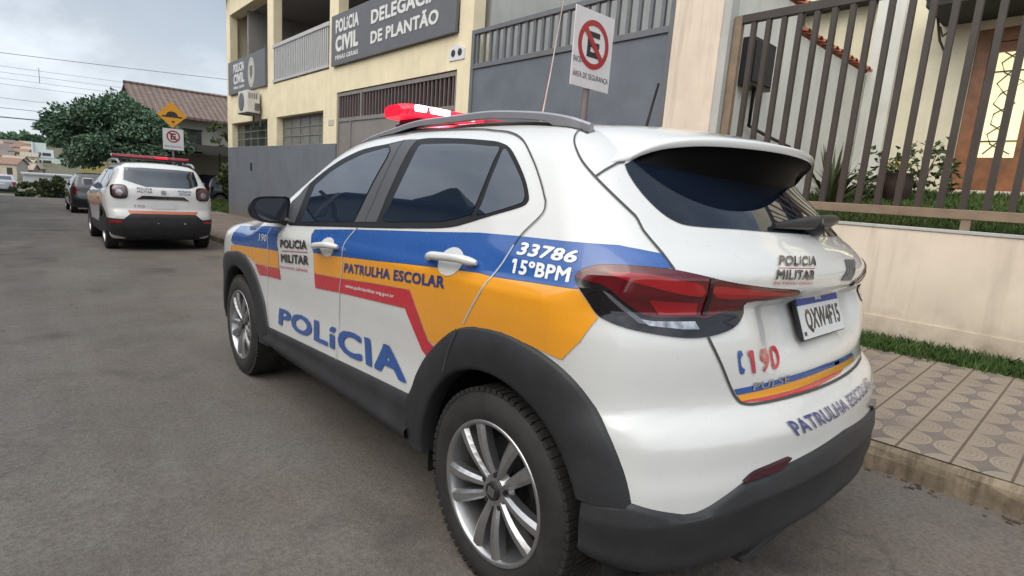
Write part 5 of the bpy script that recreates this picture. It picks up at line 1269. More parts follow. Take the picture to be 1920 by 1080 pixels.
m = MB(); [m.box((W + 2.185, y, 3.62), (W + 2.199, y + .9, 5.7)) for y in (8.0, 12.4, 16.3)]; part(m, 'balcony_door', M['dark'], t)
m = MB(); m.box((W + .36, 6.47, -.4), (W + .6, 19.19, 3.47)); part(m, 'inner_wall', M['dark'], t)
# ground floor windows: iron frames with small panes
for (y0, y1, dark) in ((15.472, 18.898, True), (11.662, 14.748, False)):
    m = MB(); x = W + .165
    m.box((x, y0, 2.0), (x + .04, y0 + .05, 2.75)); m.box((x, y1 - .05, 2.0), (x + .04, y1, 2.75)); m.box((x, y0 + .05, 2.70), (x + .04, y1 - .05, 2.75)); m.box((x, y0 + .05, 2.0), (x + .04, y1 - .05, 2.04))
    for q in range(1, 5): yy = y0 + (y1 - y0) * q / 5; m.box((x, yy - .015, 2.04), (x + .035, yy + .015, 2.70))
    for z in (2.26, 2.48): m.box((x + .002, y0 + .05, z - .013), (x + .033, y1 - .05, z + .013))
    w = part(m, 'window', M['garage'], t)
    m = MB(); m.box((x + .018, y0 + .05, 2.04), (x + .026, y1 - .05, 2.70)); m.build('pane', M['pane'] if dark else M['paneold'], w)
    m = MB(); m.box((W - .03, y0 - .05, 1.965), (W + .16, y1 + .05, 1.998)); 
# garage doorway
m = MB(); x = W + .02
for a, b, z0, z1 in ((6.462, 6.53, -.3, 3.06), (10.88, 10.948, -.3, 3.06), (6.53, 10.88, 2.995, 3.06), (6.53, 10.88, 2.46, 2.535), (9.80, 9.87, 2.536, 2.994), (10.28, 10.34, -.3, 2.459)): m.box((x, a, z0), (x + .07, b, z1))
part(m, 'garage_frame', M['garage'], t)
k = 0; y = 6.60
while y < 10.86:
    if not 9.77 < y < 9.90: m = MB(); m.box((x + .015, y - .012, 2.536), (x + .055, y + .025, 2.994)); part(m, 'grille_bar', M['garagebar'], t)
    y += .125
m = MB(); m.box((x + .02, 6.531, -.3), (x + .05, 10.279, 2.459)); part(m, 'garage_door', M['garage'], t)
m = MB(); m.box((x + .02, 10.341, -.3), (x + .05, 10.879, 2.459)); part(m, 'side_door', M['garage'], t)
# balcony railing
m = MB(); m.box((W - .03, 11.372, 4.53), (W + .05, 14.968, 4.615)); m.box((W - .03, 11.372, 3.655), (W + .05, 14.968, 3.715)); m.box((W - .02, 13.1, 3.621), (W + .04, 13.16, 3.654)); rl = part(m, 'balcony_railing', M['railmetal'], t)
y = 11.46
while y < 14.95:
    m = MB(); m.box((W - .012, y - .030, 3.716), (W + .02, y + .030, 4.529)); m.build('baluster', M['railmetal'], rl); y += .115
m = MB(); m.box((W + .10, 11.38, 3.63), (W + .115, 14.96, 4.5)); part(m, 'balcony_screen', M['garage'], t)
# fascia signs
UX, UZ = (0, -1, 0), (0, 0, 1)
def board(name, label, y0, y1, z0, z1):
    t = thing(name, label, 'sign', (W - .06, (y0 + y1) / 2, z0)); m = MB(); m.box((W - .075, y0, z0), (W - .02, y1, z1), 0, None, .006); part(m, 'board', M['signgrey'], t); return t
def words(t, txt, y, z, w, h, bold=.05, mat='signtext'):
    o = flat_text('lettering', txt, (W - .0765, y, z), UX, UZ, w, h, M[mat], t, bold, .006); o.matrix_parent_inverse = Matrix.Translation(-t.location)
s = board('fascia_sign', 'wide grey sign board reading DELEGACIA DE PLANTÃO on the upper storey', 6.47, 11.10, 3.625, 4.645)
words(s, 'POLÍCIA', 10.87, 4.265, 1.06, .265); words(s, 'CIVIL', 10.87, 3.885, 1.06, .315, .07); words(s, 'MINAS GERAIS', 10.87, 3.725, 1.06, .09, .03)
words(s, 'DELEGACIA', 9.28, 4.195, 2.32, .25); words(s, 'DE PLANTÃO', 9.28, 3.835, 2.33, .275)
s = board('fascia_sign', 'smaller grey sign board with a pale crest at the far corner', 15.45, 18.97, 3.625, 4.605)
words(s, 'POLÍCIA', 18.37, 4.235, 1.07, .255); words(s, 'CIVIL', 18.37, 3.89, 1.07, .30, .07); words(s, 'MINAS GERAIS', 18.37, 3.74, 1.07, .085, .03)
def crest(t, yc, zc, a, b):
    m = MB(); P_ = [(yc + a * math.cos(6.283 * k / 40), zc + b * math.sin(6.283 * k / 40)) for k in range(40)]; m.prism(P_, 0, W - .082, W - .0765); part(m, 'crest', M['signpale'], t)
    m = MB(); P_ = [(yc + a * .82 * math.cos(6.283 * k / 40), zc + b * .86 * math.sin(6.283 * k / 40)) for k in range(40)]; q = [(yc + a * .76 * math.cos(6.283 * k / 40), zc + b * .82 * math.sin(6.283 * k / 40)) for k in range(40)]
    V = [(W - .0835, *p) for p in P_] + [(W - .0835, *p) for p in q]; m.add(V, [(k, (k + 1) % 40, 40 + (k + 1) % 40, 40 + k) for k in range(40)]); part(m, 'crest_ring', M['signgrey'], t)
    m = MB(); m.prism([(yc - .13, zc + .18), (yc + .13, zc + .18), (yc + .13, zc - .05), (yc, zc - .22), (yc - .13, zc - .05)], 0, W - .0845, W - .0835); part(m, 'crest_shield', M['signgrey'], t)
crest(s, 16.62, 4.09, .30, .41)
t = thing('air_conditioner', 'white air conditioner unit under the crest sign', 'air conditioner', (3.3, 16.3, 2.9))
m = MB(); m.box((3.10, 15.92, 2.90), (3.44, 16.76, 3.50), 0, None, .015); part(m, 'case', M['ac'], t)
m = MB(); m.cyl((3.099, 16.45, 3.20), (3.09, 16.45, 3.20), .25, .25, 28); part(m, 'fan_guard', M['signgrey'], t)
m = MB(); [m.box((3.14 + .05 * k, 15.912, 3.28), (3.16 + .05 * k, 15.9195, 3.42)) for k in range(5)]; m.box((3.30, 15.86, 2.98), (3.42, 15.9195, 3.16)); part(m, 'side_vents', M['signgrey'], t)
m = MB(); [m.box((3.06, y, 2.86), (3.499, y + .04, 2.899)) for y in (16.0, 16.62)]; [m.box((3.46, y, 2.55), (3.499, y + .04, 2.859)) for y in (16.0, 16.62)]; part(m, 'bracket', M['signgrey'], t)
t = thing('camera_notice', 'small white camera warning plaque on the cream pillar by the gate', 'sign', (3.49, 6.48, 3.2)); m = MB(); m.prism([(6.27, 3.22), (6.27, 3.38), (6.48, 3.46), (6.68, 3.40), (6.68, 3.22)], 0, 3.484, 3.498); part(m, 'plaque', M['signwhite'], t)
m = MB(); [m.cyl((3.4835, y, 3.33), (3.478, y, 3.33), .055, .055, 16) for y in (6.39, 6.57)]; part(m, 'eye_symbol', M['signblack'], t)
t = thing('house_number', 'small pale number plate on the cream wall beside the old windows', 'sign', (3.49, 11.2, 2.4)); m = MB(); m.box((3.492, 11.06, 2.40), (3.4985, 11.36, 2.52)); part(m, 'plaque', M['signpale'], t)
t = thing('dado_vent', 'small dark vent in the grey dado', 'vent', (3.48, 16.9, 1.4)); m = MB(); m.box((3.476, 16.85, 1.30), (3.491, 16.98, 1.52)); part(m, 'vent', M['signblack'], t)

# ------------------------------------------------------------------ street signs
def no_parking(t, y, xc, zc, r, mats=True):
    n = 48
    def ring(r0, r1, yy, mat, nm):
        m = MB(); V = [(xc + r0 * math.cos(6.283 * k / n), yy, zc + r0 * math.sin(6.283 * k / n)) for k in range(n)] + [(xc + r1 * math.cos(6.283 * k / n), yy, zc + r1 * math.sin(6.283 * k / n)) for k in range(n)]
        m.add(V, [(k, (k + 1) % n, n + (k + 1) % n, n + k) for k in range(n)]); part(m, nm, mat, t)
    E_ = MB(); e = r * .40; h = r * .52; b = r * .22
    E_.box((xc - e, y - .0015, zc - h), (xc - e + b, y - .0005, zc + h))
    for z0 in (-h, -b / 2, h - b): E_.box((xc - e + b, y - .0015, zc + z0), (xc + e * (.95 if z0 else .8), y - .0005, zc + z0 + b))
    part(E_, 'letter', M['signblack'], t)
    ring(r, r * .77, y - .0022, M['signred'], 'red_ring')
    m = MB(); d = r * .80 / math.sqrt(2); q = r * .09
    m.add([(xc - d - q, y - .0035, zc + d - q), (xc - d + q, y - .0035, zc + d + q), (xc + d + q, y - .0035, zc - d + q), (xc + d - q, y - .0035, zc - d - q)], [(0, 1, 2, 3)]); part(m, 'red_slash', M['signred'], t)
def stext(t, txt, x, y, z, w, h, bold=.02):
    o = flat_text('lettering', txt, (x, y, z), (1, 0, 0), (0, 0, 1), w, h, M['signblack'], t, bold, .001); o.matrix_parent_inverse = Matrix.Translation(-t.location)
z0 = float(walk_z(1.66, 2.03))
t = thing('no_parking_sign', 'white no parking sign reading ÁREA DE SEGURANÇA on a steel post', 'street sign', (1.66, 2.03, z0))
m = MB(); m.cyl((1.665, 2.03, z0 - .1), (1.665, 2.03, 2.60), .030, .030, 16); part(m, 'post', M['galv'], t)
m = MB(); m.box((1.430, 1.990, 2.088), (1.900, 1.998, 2.675), 0, None, .003); part(m, 'plate', M['signwhite'], t)
no_parking(t, 1.9895, 1.665, 2.425, .185)
stext(t, 'INÍCIO', 1.445, 1.9892, 2.268, .10, .042); stext(t, 'ÁREA DE SEGURANÇA', 1.45, 1.9892, 2.150, .43, .062)
z0 = float(walk_z(1.46, 17.03))
t = thing('speed_hump_sign', 'yellow diamond speed hump sign above a no parking plate, far post', 'street sign', (1.46, 17.05, z0))
m = MB(); m.cyl((1.47, 17.05, z0 - .1), (1.47, 17.05, 2.8), .032, .032, 12); part(m, 'post', M['galv'], t)
m = MB(); m.prism([(1.10, 2.63), (1.46, 2.99), (1.82, 2.63), (1.46, 2.29)], 1, 17.0, 17.01)
part(m, 'diamond', M['signyellow'], t)
m = MB(); hp = [(1.24, 2.575), (1.68, 2.575)] + [(1.46 + .15 * math.cos(math.pi * k / 12), 2.60 + .13 * math.sin(math.pi * k / 12)) for k in range(13)]; hp = [(1.22, 2.57), (1.70, 2.57), (1.70, 2.605), (1.60, 2.615)] + [(1.46 + .14 * math.cos(math.pi * k / 12), 2.615 + .115 * math.sin(math.pi * k / 12)) for k in range(1, 12)] + [(1.32, 2.615), (1.22, 2.605)]
m.prism(hp, 1, 16.996, 16.9995); m.prism([(1.44, 2.48), (1.53, 2.48), (1.48, 2.41)], 1, 16.996, 16.9995); part(m, 'hump_symbol', M['signblack'], t)
m = MB(); m.box((1.225, 17.0, 1.70), (1.725, 17.008, 2.27)); part(m, 'plate', M['signwhite'], t)
no_parking(t, 16.9993, 1.475, 2.06, .165); stext(t, 'ÁREA DE SEGURANÇA', 1.26, 16.999, 1.76, .43, .06)
# ------------------------------------------------------------------ the other vehicles
def local_zone(shape, n_root):
    pass
def generic_car(root, sh, wheelr, track, side_glass, rear_glass, screen, paintm, glassm, axles, step=.045):
    link_mesh('body', sh.body(step), paintm, root)
    for sx in (-1, 1):
        for g in side_glass: sticker('side_window', [smooth_line(g, 3, True)], sh.side, sh, .004, glassm, root, .06, .004, sx=sx)
    sticker('rear_window', [rear_glass], sh.back, sh, .004, glassm, root, .06, .004, sx=1)
    sticker('windscreen', [screen], sh.nose, sh, .004, glassm, root, .08, .004, sx=1)
    add_wheels(root, axles, track, wheelr, wheelr * .66, .20, 'six')
    wheel_wells(root, axles, track - .05, sh.ar)
    m = MB(); m.box((-.6, sh.y0 + .25, .2), (.6, sh.y1 - .3, .3)); m.build('underbody', M['under'], root)
# --- second patrol car, a boxier SUV parked ahead
duster = CarShape(
    plan=([-.75, -.5, -.2, .2, .8, 1.6, 2.2, 2.6, 3.0, 3.3, 3.5], [.80, .845, .872, .874, .868, .868, .872, .872, .85, .80, .72]),
    sec=([.2, .35, .5, .65, .8, .92, 1.02, 1.10, 1.2, 1.35, 1.5, 1.6], [-.07, -.03, -.015, -.012, -.002, 0, -.010, -.036, -.080, -.155, -.235, -.32]),
    top=([-.85, -.6, -.3, 0, .5, 1.0, 1.4, 1.7, 2.05, 2.35, 2.7, 3.1, 3.35, 3.5], [1.54, 1.58, 1.61, 1.63, 1.645, 1.64, 1.61, 1.52, 1.32, 1.16, 1.12, 1.08, .98, .72]),
    rear=([.2, .35, .5, .62, .70, .78, .95, 1.02, 1.12, 1.2, 1.35, 1.5, 1.58], [-.60, -.72, -.775, -.78, -.76, -.73, -.725, -.725, -.71, -.665, -.58, -.50, -.42]),
    front=([.2, .4, .6, .8, 1.0, 1.1], [3.38, 3.46, 3.48, 3.45, 3.35, 3.1]), rear_bow=(.10, .32), front_bow=(.15, .5), arches=(0.0, 2.673), arch_r=.43, haunch=.012, edge=.08)
D = thing('police_car', 'white police SUV parked ahead, square tail lights, two toned livery, dark bumper', 'police car', (.005, 10.6, road_z(10.6)), (GROUND_TILT, 0, 0), .925)
generic_car(D, duster, .335, .855,
    [[(-.30, 1.13), (-.32, 1.28), (-.15, 1.46), (.30, 1.50), (1.0, 1.50), (1.45, 1.45), (1.85, 1.22), (1.92, 1.10), (.8, 1.09)]],
    [(-.58, 1.30), (-.555, 1.50), (-.30, 1.515), (.30, 1.515), (.555, 1.50), (.60, 1.29), (.60, 1.24), (.44, 1.175), (-.27, 1.175), (-.58, 1.28)],
    [(-.66, 1.18), (.66, 1.18), (.58, 1.54), (-.58, 1.54)], M['white'], M['glass'], (0.0, 2.673), .035)
for sx in (-1, 1):
    sticker('door_pillar', [[(.72, 1.09), (.80, 1.09), (.80, 1.505), (.72, 1.505)]], duster.side, duster, .006, M['plastic'], D, .06, sx=sx)
    for nm, z0, z1, mt in (('orange', .86, 1.02, 'orange'), ('red', .78, .858, 'red'), ('blue', 1.022, 1.08, 'blue')):
        sticker('livery_band', [[(-.10, z0), (2.3, z0 - .06), (2.3, z1 - .06), (-.22, z1)]], duster.side, duster, .003, M[mt], D, .06, sx=sx, label=nm + ' band along the flank')
    for ya in (0.0, 2.673):
        V = []; F = []; n = 40
        for r_, h in ((.505, .0), (.49, .012), (.425, .016), (.42, -.04)):
            q = [(ya + r_ * math.cos(math.pi * k / n), max(.335 + r_ * math.sin(math.pi * k / n), .28)) for k in range(n + 1)]; p = duster.side(q, sx); p[:, 0] += sx * h; V.append(p)
        V = np.concatenate(V); m = MB(); m.add(V, [(a * (n + 1) + k, a * (n + 1) + k + 1, (a + 1) * (n + 1) + k + 1, (a + 1) * (n + 1) + k) for a in range(3) for k in range(n)], 0, True); m.build('wheel_arch_trim', M['cladding'], D)
    sticker('sill_trim', [[(.42, .46), (2.26, .46), (2.26, .27), (.42, .27)]], duster.side, duster, .012, M['cladding'], D, .06, .012, sx=sx)
    lt = sticker('tail_light', [smooth_line([(.545, 1.145), (.60, 1.19), (.72, 1.19), (.775, 1.14), (.775, 1.0), (.72, .955), (.60, .955), (.545, 1.0)], 4, True)], duster.back, duster, .014, M['lampsmoke'], D, .05, .02, sx=sx)
    sticker('red_lens', [smooth_line([(.575, 1.13), (.61, 1.165), (.71, 1.165), (.745, 1.13), (.745, 1.01), (.71, .98), (.61, .98), (.575, 1.01)], 3, True)], duster.back, duster, .018, paint('tail_lamp_brown', (.10, .035, .04), .15), lt, .05, sx=sx)
    sticker('bright_lens', [smooth_line([(.615, 1.085), (.66, 1.115), (.705, 1.085), (.705, 1.03), (.66, 1.0), (.615, 1.03)], 3, True)], duster.back, duster, .022, M['lampclear'], lt, .05, sx=sx)
    sticker('reflector', [[(.63, .56), (.80, .56), (.80, .525), (.66, .52)]], duster.back, duster, .03, M['lampbright'], D, .05, .01, sx=sx)
bp = [(-.86, .60), (-.62, .59), (-.535, .665), (-.50, .685), (.50, .685), (.535, .665), (.62, .59), (.86, .60), (.86, .33), (.5, .24), (-.5, .24), (-.86, .33)]
bb = sticker('rear_bumper', [bp], duster.back, duster, .022, M['cladding'], D, .06, .03, sx=1)
sticker('livery_band', [[(-.56, .745), (.56, .745), (.535, .69), (-.535, .69)]], duster.back, duster, .004, paint('faded_orange', (.55, .14, .05), .4), D, .06, sx=1, label='thin faded orange band above the bumper')
sticker('plate_trim', [[(-.42, .945), (-.33, 1.015), (.33, 1.015), (.42, .945), (.30, .955), (-.30, .955)]], duster.back, duster, .012, M['lampsmoke'], D, .06, .01, sx=1)
sticker('number_plate', [[(-.20, .90), (.20, .90), (.20, .785), (-.20, .785)]], duster.back, duster, .010, M['plate'], D, .06, .008, sx=1)
def dt(txt, x, z, w, h, mat, bold=.04):
    bm, _, _ = text_bm(txt, bold)
    for v in bm.verts: v.co = Vector((x + v.co.x * w, z + v.co.y * h, 0))
    sticker('lettering', None, duster.back, duster, .0125 if 'QX' in txt else .004, mat, D, .06, bm=bm, sx=1)
dt('POLÍCIA', -.40, 1.115, .23, .045, M['ink']); dt('MILITAR', -.40, 1.06, .23, .042, M['ink']); dt('PATRULHA', .24, 1.10, .22, .04, M['navy']); dt('ESCOLAR', .26, 1.05, .19, .04, M['navy']); dt('190', -.46, .80, .17, .05, M['rail'])
m = MB(); m.box((-.035, -.745, 1.06), (.035, -.73, 1.12), 0, Matrix.Translation((0, 0, 0))); m.build('emblem', M['rail'], D)
for sx in (-1, 1):
    m = MB(); m.tube([(sx * .60, -.30, 1.575), (sx * .605, -.1, 1.635), (sx * .60, .6, 1.67), (sx * .60, 1.2, 1.645), (sx * .60, 1.4, 1.58)], .022, 8); m.build('roof_rail', M['rail'], D)
    m = MB(); V = []
    m.box((sx * .90 - .09, 1.93, 1.12), (sx * .90 + .09, 2.03, 1.27), 0, None, .03); m.tube([(sx * .80, 1.95, 1.13), (sx * .88, 1.98, 1.16)], .025, 8); mi = m.build('side_mirror', M['white'], D)
    m = MB(); m.box((sx * .90 - .075, 1.922, 1.135), (sx * .90 + .075, 1.929, 1.255)); m.build('mirror_glass', M['mirror'], mi)
m = MB(); m.box((-.62, .30, 1.685), (.62, .54, 1.715), 0, None, .01); [m.box((x - .03, .36, 1.62), (x + .03, .48, 1.69)) for x in (-.5, .5)]; lb2 = m.build('light_bar', M['plastic'], D)
m = MB(); m.box((-.64, .28, 1.716), (.30, .56, 1.765), 0, None, .015); m.build('red_lens', M['redlens'], lb2)
m = MB(); m.box((.302, .28, 1.716), (.64, .56, 1.765), 0, None, .015); m.build('red_lens', M['redlens'], lb2)
m = MB(); m.box((.06, .272, 1.722), (.26, .279, 1.76), 0, None, .003); m.build('led_strip', M['redlit'], lb2)
for x in (-.11, .32): m = MB(); m.cyl((x, -.805, .52), (x, -.79, .52), .016); m.build('parking_sensor', M['chrome'], bb)
# --- small hatchbacks and a saloon
def hatch_shape():
    return CarShape(
        plan=([-.7, -.4, 0, .6, 1.4, 2.2, 2.6, 2.95, 3.15], [.74, .80, .815, .82, .82, .815, .80, .74, .66]),
        sec=([.2, .35, .5, .7, .85, .93, 1.0, 1.2, 1.4, 1.5], [-.06, -.02, -.008, 0, -.006, -.03, -.06, -.15, -.26, -.33]),
        top=([-.75, -.4, 0, .5, 1.0, 1.3, 1.6, 1.95, 2.2, 2.7, 3.0, 3.2], [1.30, 1.38, 1.42, 1.44, 1.42, 1.36, 1.20, 1.0, .95, .91, .82, .62]),
        rear=([.2, .35, .5, .6, .75, .9, 1.0, 1.2, 1.35, 1.45], [-.50, -.60, -.64, -.63, -.59, -.57, -.53, -.40, -.29, -.20]),
        front=([.2, .4, .6, .8, .95], [3.06, 3.15, 3.14, 3.02, 2.7]), rear_bow=(.10, .30), front_bow=(.18, .5), arches=(0.0, 2.46), arch_r=.37, haunch=0, edge=.08)
hs = hatch_shape()
def hatch(label, loc, rot, pm, glassm, lamp):
    t = thing('parked_car', label, 'car', loc, rot)
    generic_car(t, hs, .29, .80, [[(-.05, .97), (-.02, 1.12), (.25, 1.30), (.75, 1.335), (1.15, 1.29), (1.62, 1.02), (1.66, .95), (.8, .95)]],
        [(-.52, .97), (-.46, 1.26), (.46, 1.26), (.52, .97)], [(-.58, 1.02), (.58, 1.02), (.50, 1.34), (-.50, 1.34)], pm, glassm, (0.0, 2.46), .05)
    for sx in (-1, 1):
        sticker('tail_light', [[(.56, .90), (.74, .90), (.74, .66), (.60, .66)]], hs.back, hs, .008, lamp, t, .06, .006, sx=sx)
        sticker('headlight', [[(.45, .78), (.62, .80), (.62, .66), (.45, .64)]], hs.nose, hs, .006, M['lampclear'], t, .06, .005, sx=sx)
        m = MB(); m.box((sx * .84 - .07, 1.55, .98), (sx * .84 + .07, 1.62, 1.08), 0, None, .02); m.build('side_mirror', M['plastic'], t)
        sticker('door_pillar', [[(.62, .95), (.69, .95), (.69, 1.34), (.62, 1.34)]], hs.side, hs, .006, M['plastic'], t, .06, sx=sx)
    sticker('rear_bumper', [[(-.76, .52), (.76, .52), (.76, .30), (-.76, .30)]], hs.back, hs, .012, M['plastic'], t, .06, .01, sx=1)
    sticker('number_plate', [[(-.2, .73), (.2, .73), (.2, .61), (-.2, .61)]], hs.back, hs, .006, M['plate'], t, .06, .005, sx=1)
    return t
hatch('dark green grey hatchback parked ahead of the second police car', (.17, 22.3, float(tz(0, 22.3))), (GROUND_TILT, 0, 0), paint('dark_green_paint', (.030, .036, .036), .3), M['glass'], M['lampred']).scale = (.93,) * 3
hatch('black hatchback parked before the tiled house beside the grass patch', (4.55, 26.6, -.40), (0, 0, R_(-68)), paint('black_paint', (.012, .014, .017), .25), M['glass'], M['lampred'])
sal = CarShape(
    plan=([-1.1, -.8, -.3, .4, 1.4, 2.3, 2.8, 3.2, 3.4], [.76, .82, .86, .87, .87, .865, .84, .76, .66]),
    sec=([.2, .35, .5, .7, .85, .93, 1.0, 1.2, 1.4, 1.5], [-.06, -.02, -.008, 0, -.006, -.03, -.06, -.16, -.28, -.35]),
    top=([-1.15, -.95, -.75, -.5, -.2, .1, .5, 1.0, 1.35, 1.7, 2.05, 2.3, 2.8, 3.2, 3.4], [.98, 1.00, 1.02, 1.10, 1.28, 1.39, 1.43, 1.43, 1.38, 1.22, 1.02, .97, .92, .84, .62]),
    rear=([.2, .35, .5, .7, .9, .97, 1.05, 1.2, 1.4], [-.95, -1.03, -1.06, -1.05, -1.03, -1.0, -.7, -.4, -.1]),
    front=([.2, .4, .6, .8, .95], [3.26, 3.35, 3.34, 3.22, 2.9]), rear_bow=(.10, .30), front_bow=(.18, .5), arches=(0.0, 2.6), arch_r=.38, haunch=0, edge=.08)
t = thing('saloon_car', 'silver saloon car driving away at the far left of the street', 'car', (-2.62, 48.6, float(tz(0, 48.6))), (-.053, 0, 0))
generic_car(t, sal, .31, .84, [[(-.18, 1.0), (.15, 1.26), (.55, 1.345), (1.05, 1.345), (1.35, 1.28), (1.78, 1.02), (.8, .98)]], [(-.56, 1.06), (-.50, 1.30), (.50, 1.30), (.56, 1.06)], [(-.6, 1.04), (.6, 1.04), (.52, 1.36), (-.52, 1.36)], paint('silver_paint', (.36, .37, .41), .3), M['glass'], (0.0, 2.6), .06)
for sx in (-1, 1): sticker('tail_light', [[(.52, .93), (.74, .93), (.74, .72), (.58, .72)]], sal.back, sal, .008, M['lampbright'], t, .06, .006, sx=sx)
sticker('number_plate', [[(-.2, .85), (.2, .85), (.2, .73), (-.2, .73)]], sal.back, sal, .006, M['plate'], t, .06, .005, sx=1)
sticker('rear_bumper', [[(-.8, .46), (.8, .46), (.8, .28), (-.8, .28)]], sal.back, sal, .012, M['plastic'], t, .06, .01, sx=1)
# ------------------------------------------------------------------ tree, tiled house, planter, far town, cables, houses across the street
def tree(name, label, loc, H, rx, ry, rz, zc, n_leaf, leaf, trunk_r, seed, group=None, lean=(0, 0), mat='leaf', droop=.5, nb=34):
    t = thing(name, label, 'tree', loc, group=group); r = random.Random(seed); tr = MB()
    top = Vector((lean[0], lean[1], zc - rz * .35)); tr.tube([(0, 0, -.2), (lean[0] * .3, lean[1] * .3, top.z * .4), top], [trunk_r * 1.25, trunk_r, trunk_r * .75], 10)
    cl = []
    for k in range(nb):
        a = r.uniform(0, 6.283); u = r.uniform(-.75, 1.0); rad = math.sqrt(max(0, 1 - u * u)) * r.uniform(.55, 1.0)
        c = Vector((lean[0] + rx * rad * math.cos(a), lean[1] + ry * rad * math.sin(a), zc + rz * u * r.uniform(.6, 1.0))); cl.append((c, r.uniform(.22, .42)))
        if k % 2 == 0: tr.tube([top, top.lerp(c, .5) + Vector((0, 0, .1 * rz)), c], [trunk_r * .5, trunk_r * .28, trunk_r * .08], 6)
    tr.build('trunk', M['bark'], t)
    g = np.random.default_rng(seed); pts = []; per = n_leaf // nb; scale = (rx + ry + rz) / 3
    for c, s in cl:
        q = g.normal(0, 1, (per, 3)); q /= np.linalg.norm(q, axis=1, keepdims=True); q *= (g.uniform(.25, 1.0, (per, 1)) ** .5) * s * scale * 1.05; q[:, 2] *= .62
        q[:, 2] -= droop * .35 * np.hypot(q[:, 0], q[:, 1]); pts.append(q + np.array(c))
    P_ = np.concatenate(pts); n = len(P_); d = P_ - np.array([lean[0], lean[1], zc - .2]); d = d / (np.linalg.norm(d, axis=1, keepdims=True) + 1e-6) + g.normal(0, .6, (n, 3)); d[:, 2] -= droop * .6; d /= np.linalg.norm(d, axis=1, keepdims=True)
    s_ = np.cross(d, g.normal(0, 1, (n, 3))); s_ /= np.linalg.norm(s_, axis=1, keepdims=True); L = leaf * g.uniform(.6, 1.5, (n, 1)); w = L * .30
    V = np.stack([P_, P_ + d * L * .45 + s_ * w, P_ + d * L, P_ + d * L * .45 - s_ * w], 1).reshape(-1, 3)
    me = bpy.data.meshes.new('crown'); me.vertices.add(4 * n); me.vertices.foreach_set('co', V.ravel()); me.loops.add(4 * n); me.loops.foreach_set('vertex_index', np.arange(4 * n)); me.polygons.add(n)
    me.polygons.foreach_set('loop_start', np.arange(n) * 4); me.polygons.foreach_set('loop_total', np.full(n, 4)); me.update(calc_edges=True)
    link_mesh('crown', me, M[mat], t); return t
tree('street_tree', 'dense dark green street tree with drooping feathery foliage beyond the second police car', (1.25, 26.0, float(walk_z(1.5, 26.0))), 4, 1.98, 1.8, 1.42, 2.80, 46000, .125, .13, 21, mat='leaf', droop=.9, nb=78)
# low kerb and grass patch before the tiled house
m = MB(); m.box((2.9, 19.9, -.75), (6.5, 20.05, -.33), 0, None, .01); structure(m.build('garden_kerb', M['kerb']))
structure(raw('grass_plot', [(2.95, 20.05, -.36), (7.5, 20.05, -.36), (7.5, 25.2, -.02), (2.95, 25.2, -.02)], [(0, 1, 2, 3)], M['soil']))
n = 9000; xy = np.stack([rng.uniform(2.95, 6.5, n), rng.uniform(20.06, 25.1, n)], 1)
o = blades('plot_grass', np.c_[xy, -.36 + (xy[:, 1] - 20.05) * .066], .10, M['grass'], 9, .012); o['label'] = 'grass plot before the tiled house'
structure(raw('driveway', [(2.2, 25.2, -.03), (9, 25.2, -.03), (9, 29.0, .02), (2.2, 29.0, .02)], [(0, 1, 2, 3)], M['walkdust']))
t = thing('tiled_house', 'pale single storey house with a brown clay tile roof beyond the police station', 'house', (6, 29, 0))
M['housewall'] = wallpaint('house_wall', (.40, .385, .345), .4)
m = MB(); m.box((2.35, 28.6, -.9), (11.5, 34.5, 3.62)); m.prism([(28.6, 3.621), (34.5, 3.621), (31.2, 4.72)], 0, 2.36, 2.46); part(m, 'wall', M['housewall'], t)
def slab(pts, th, nm, mat): m = MB(); V = list(pts) + [(x, y, z - th) for x, y, z in pts]; m.add(V, [(0, 1, 2, 3), (7, 6, 5, 4), (0, 4, 5, 1), (1, 5, 6, 2), (2, 6, 7, 3), (3, 7, 4, 0)]); return part(m, nm, mat, t)
slab([(2.12, 28.05, 3.50), (12, 28.05, 3.50), (12, 31.0, 4.92), (2.12, 31.0, 4.92)], .10, 'roof', M['rooftile']); slab([(2.12, 31.0, 4.92), (12, 31.0, 4.92), (12, 35.0, 3.50), (2.12, 35.0, 3.50)], .10, 'roof', M['rooftile'])
m = MB(); m.tube([(2.10, 31.0, 4.95), (12, 31.0, 4.95)], .07, 8); part(m, 'ridge_tiles', M['rooftile'], t)
m = MB(); m.box((3.9, 28.56, 1.95), (4.75, 28.598, 2.95)); part(m, 'window', M['pane'], t); m = MB(); m.box((3.85, 28.54, 2.951), (4.8, 28.597, 3.02)); part(m, 'window_hood', M['dark'], t)
m = MB(); m.box((2.6, 25.6, 2.02), (9, 28.5, 2.15)); m.box((2.6, 25.52, 1.95), (9, 25.599, 2.24)); part(m, 'carport_roof', simple('carport_dark', (.065, .062, .060), .7), t)
for x in (3.1, 6.0): m = MB(); m.cyl((x, 25.8, -.1), (x, 25.8, 2.02), .045); part(m, 'carport_post', M['galv'], t)
tree('garden_shrub', 'dark bushy shrub between the black hatchback and the police station', (5.05, 24.4, -.2), 2, .62, .6, .85, .95, 2600, .13, .05, 33, mat='leaf2', droop=.2, nb=16)
tree('garden_shrub', 'thin young tree rising above the carport by the police station corner', (5.1, 26.9, 0), 2, .45, .4, .7, 2.6, 700, .13, .03, 35, mat='leaf2', droop=.2, nb=10)
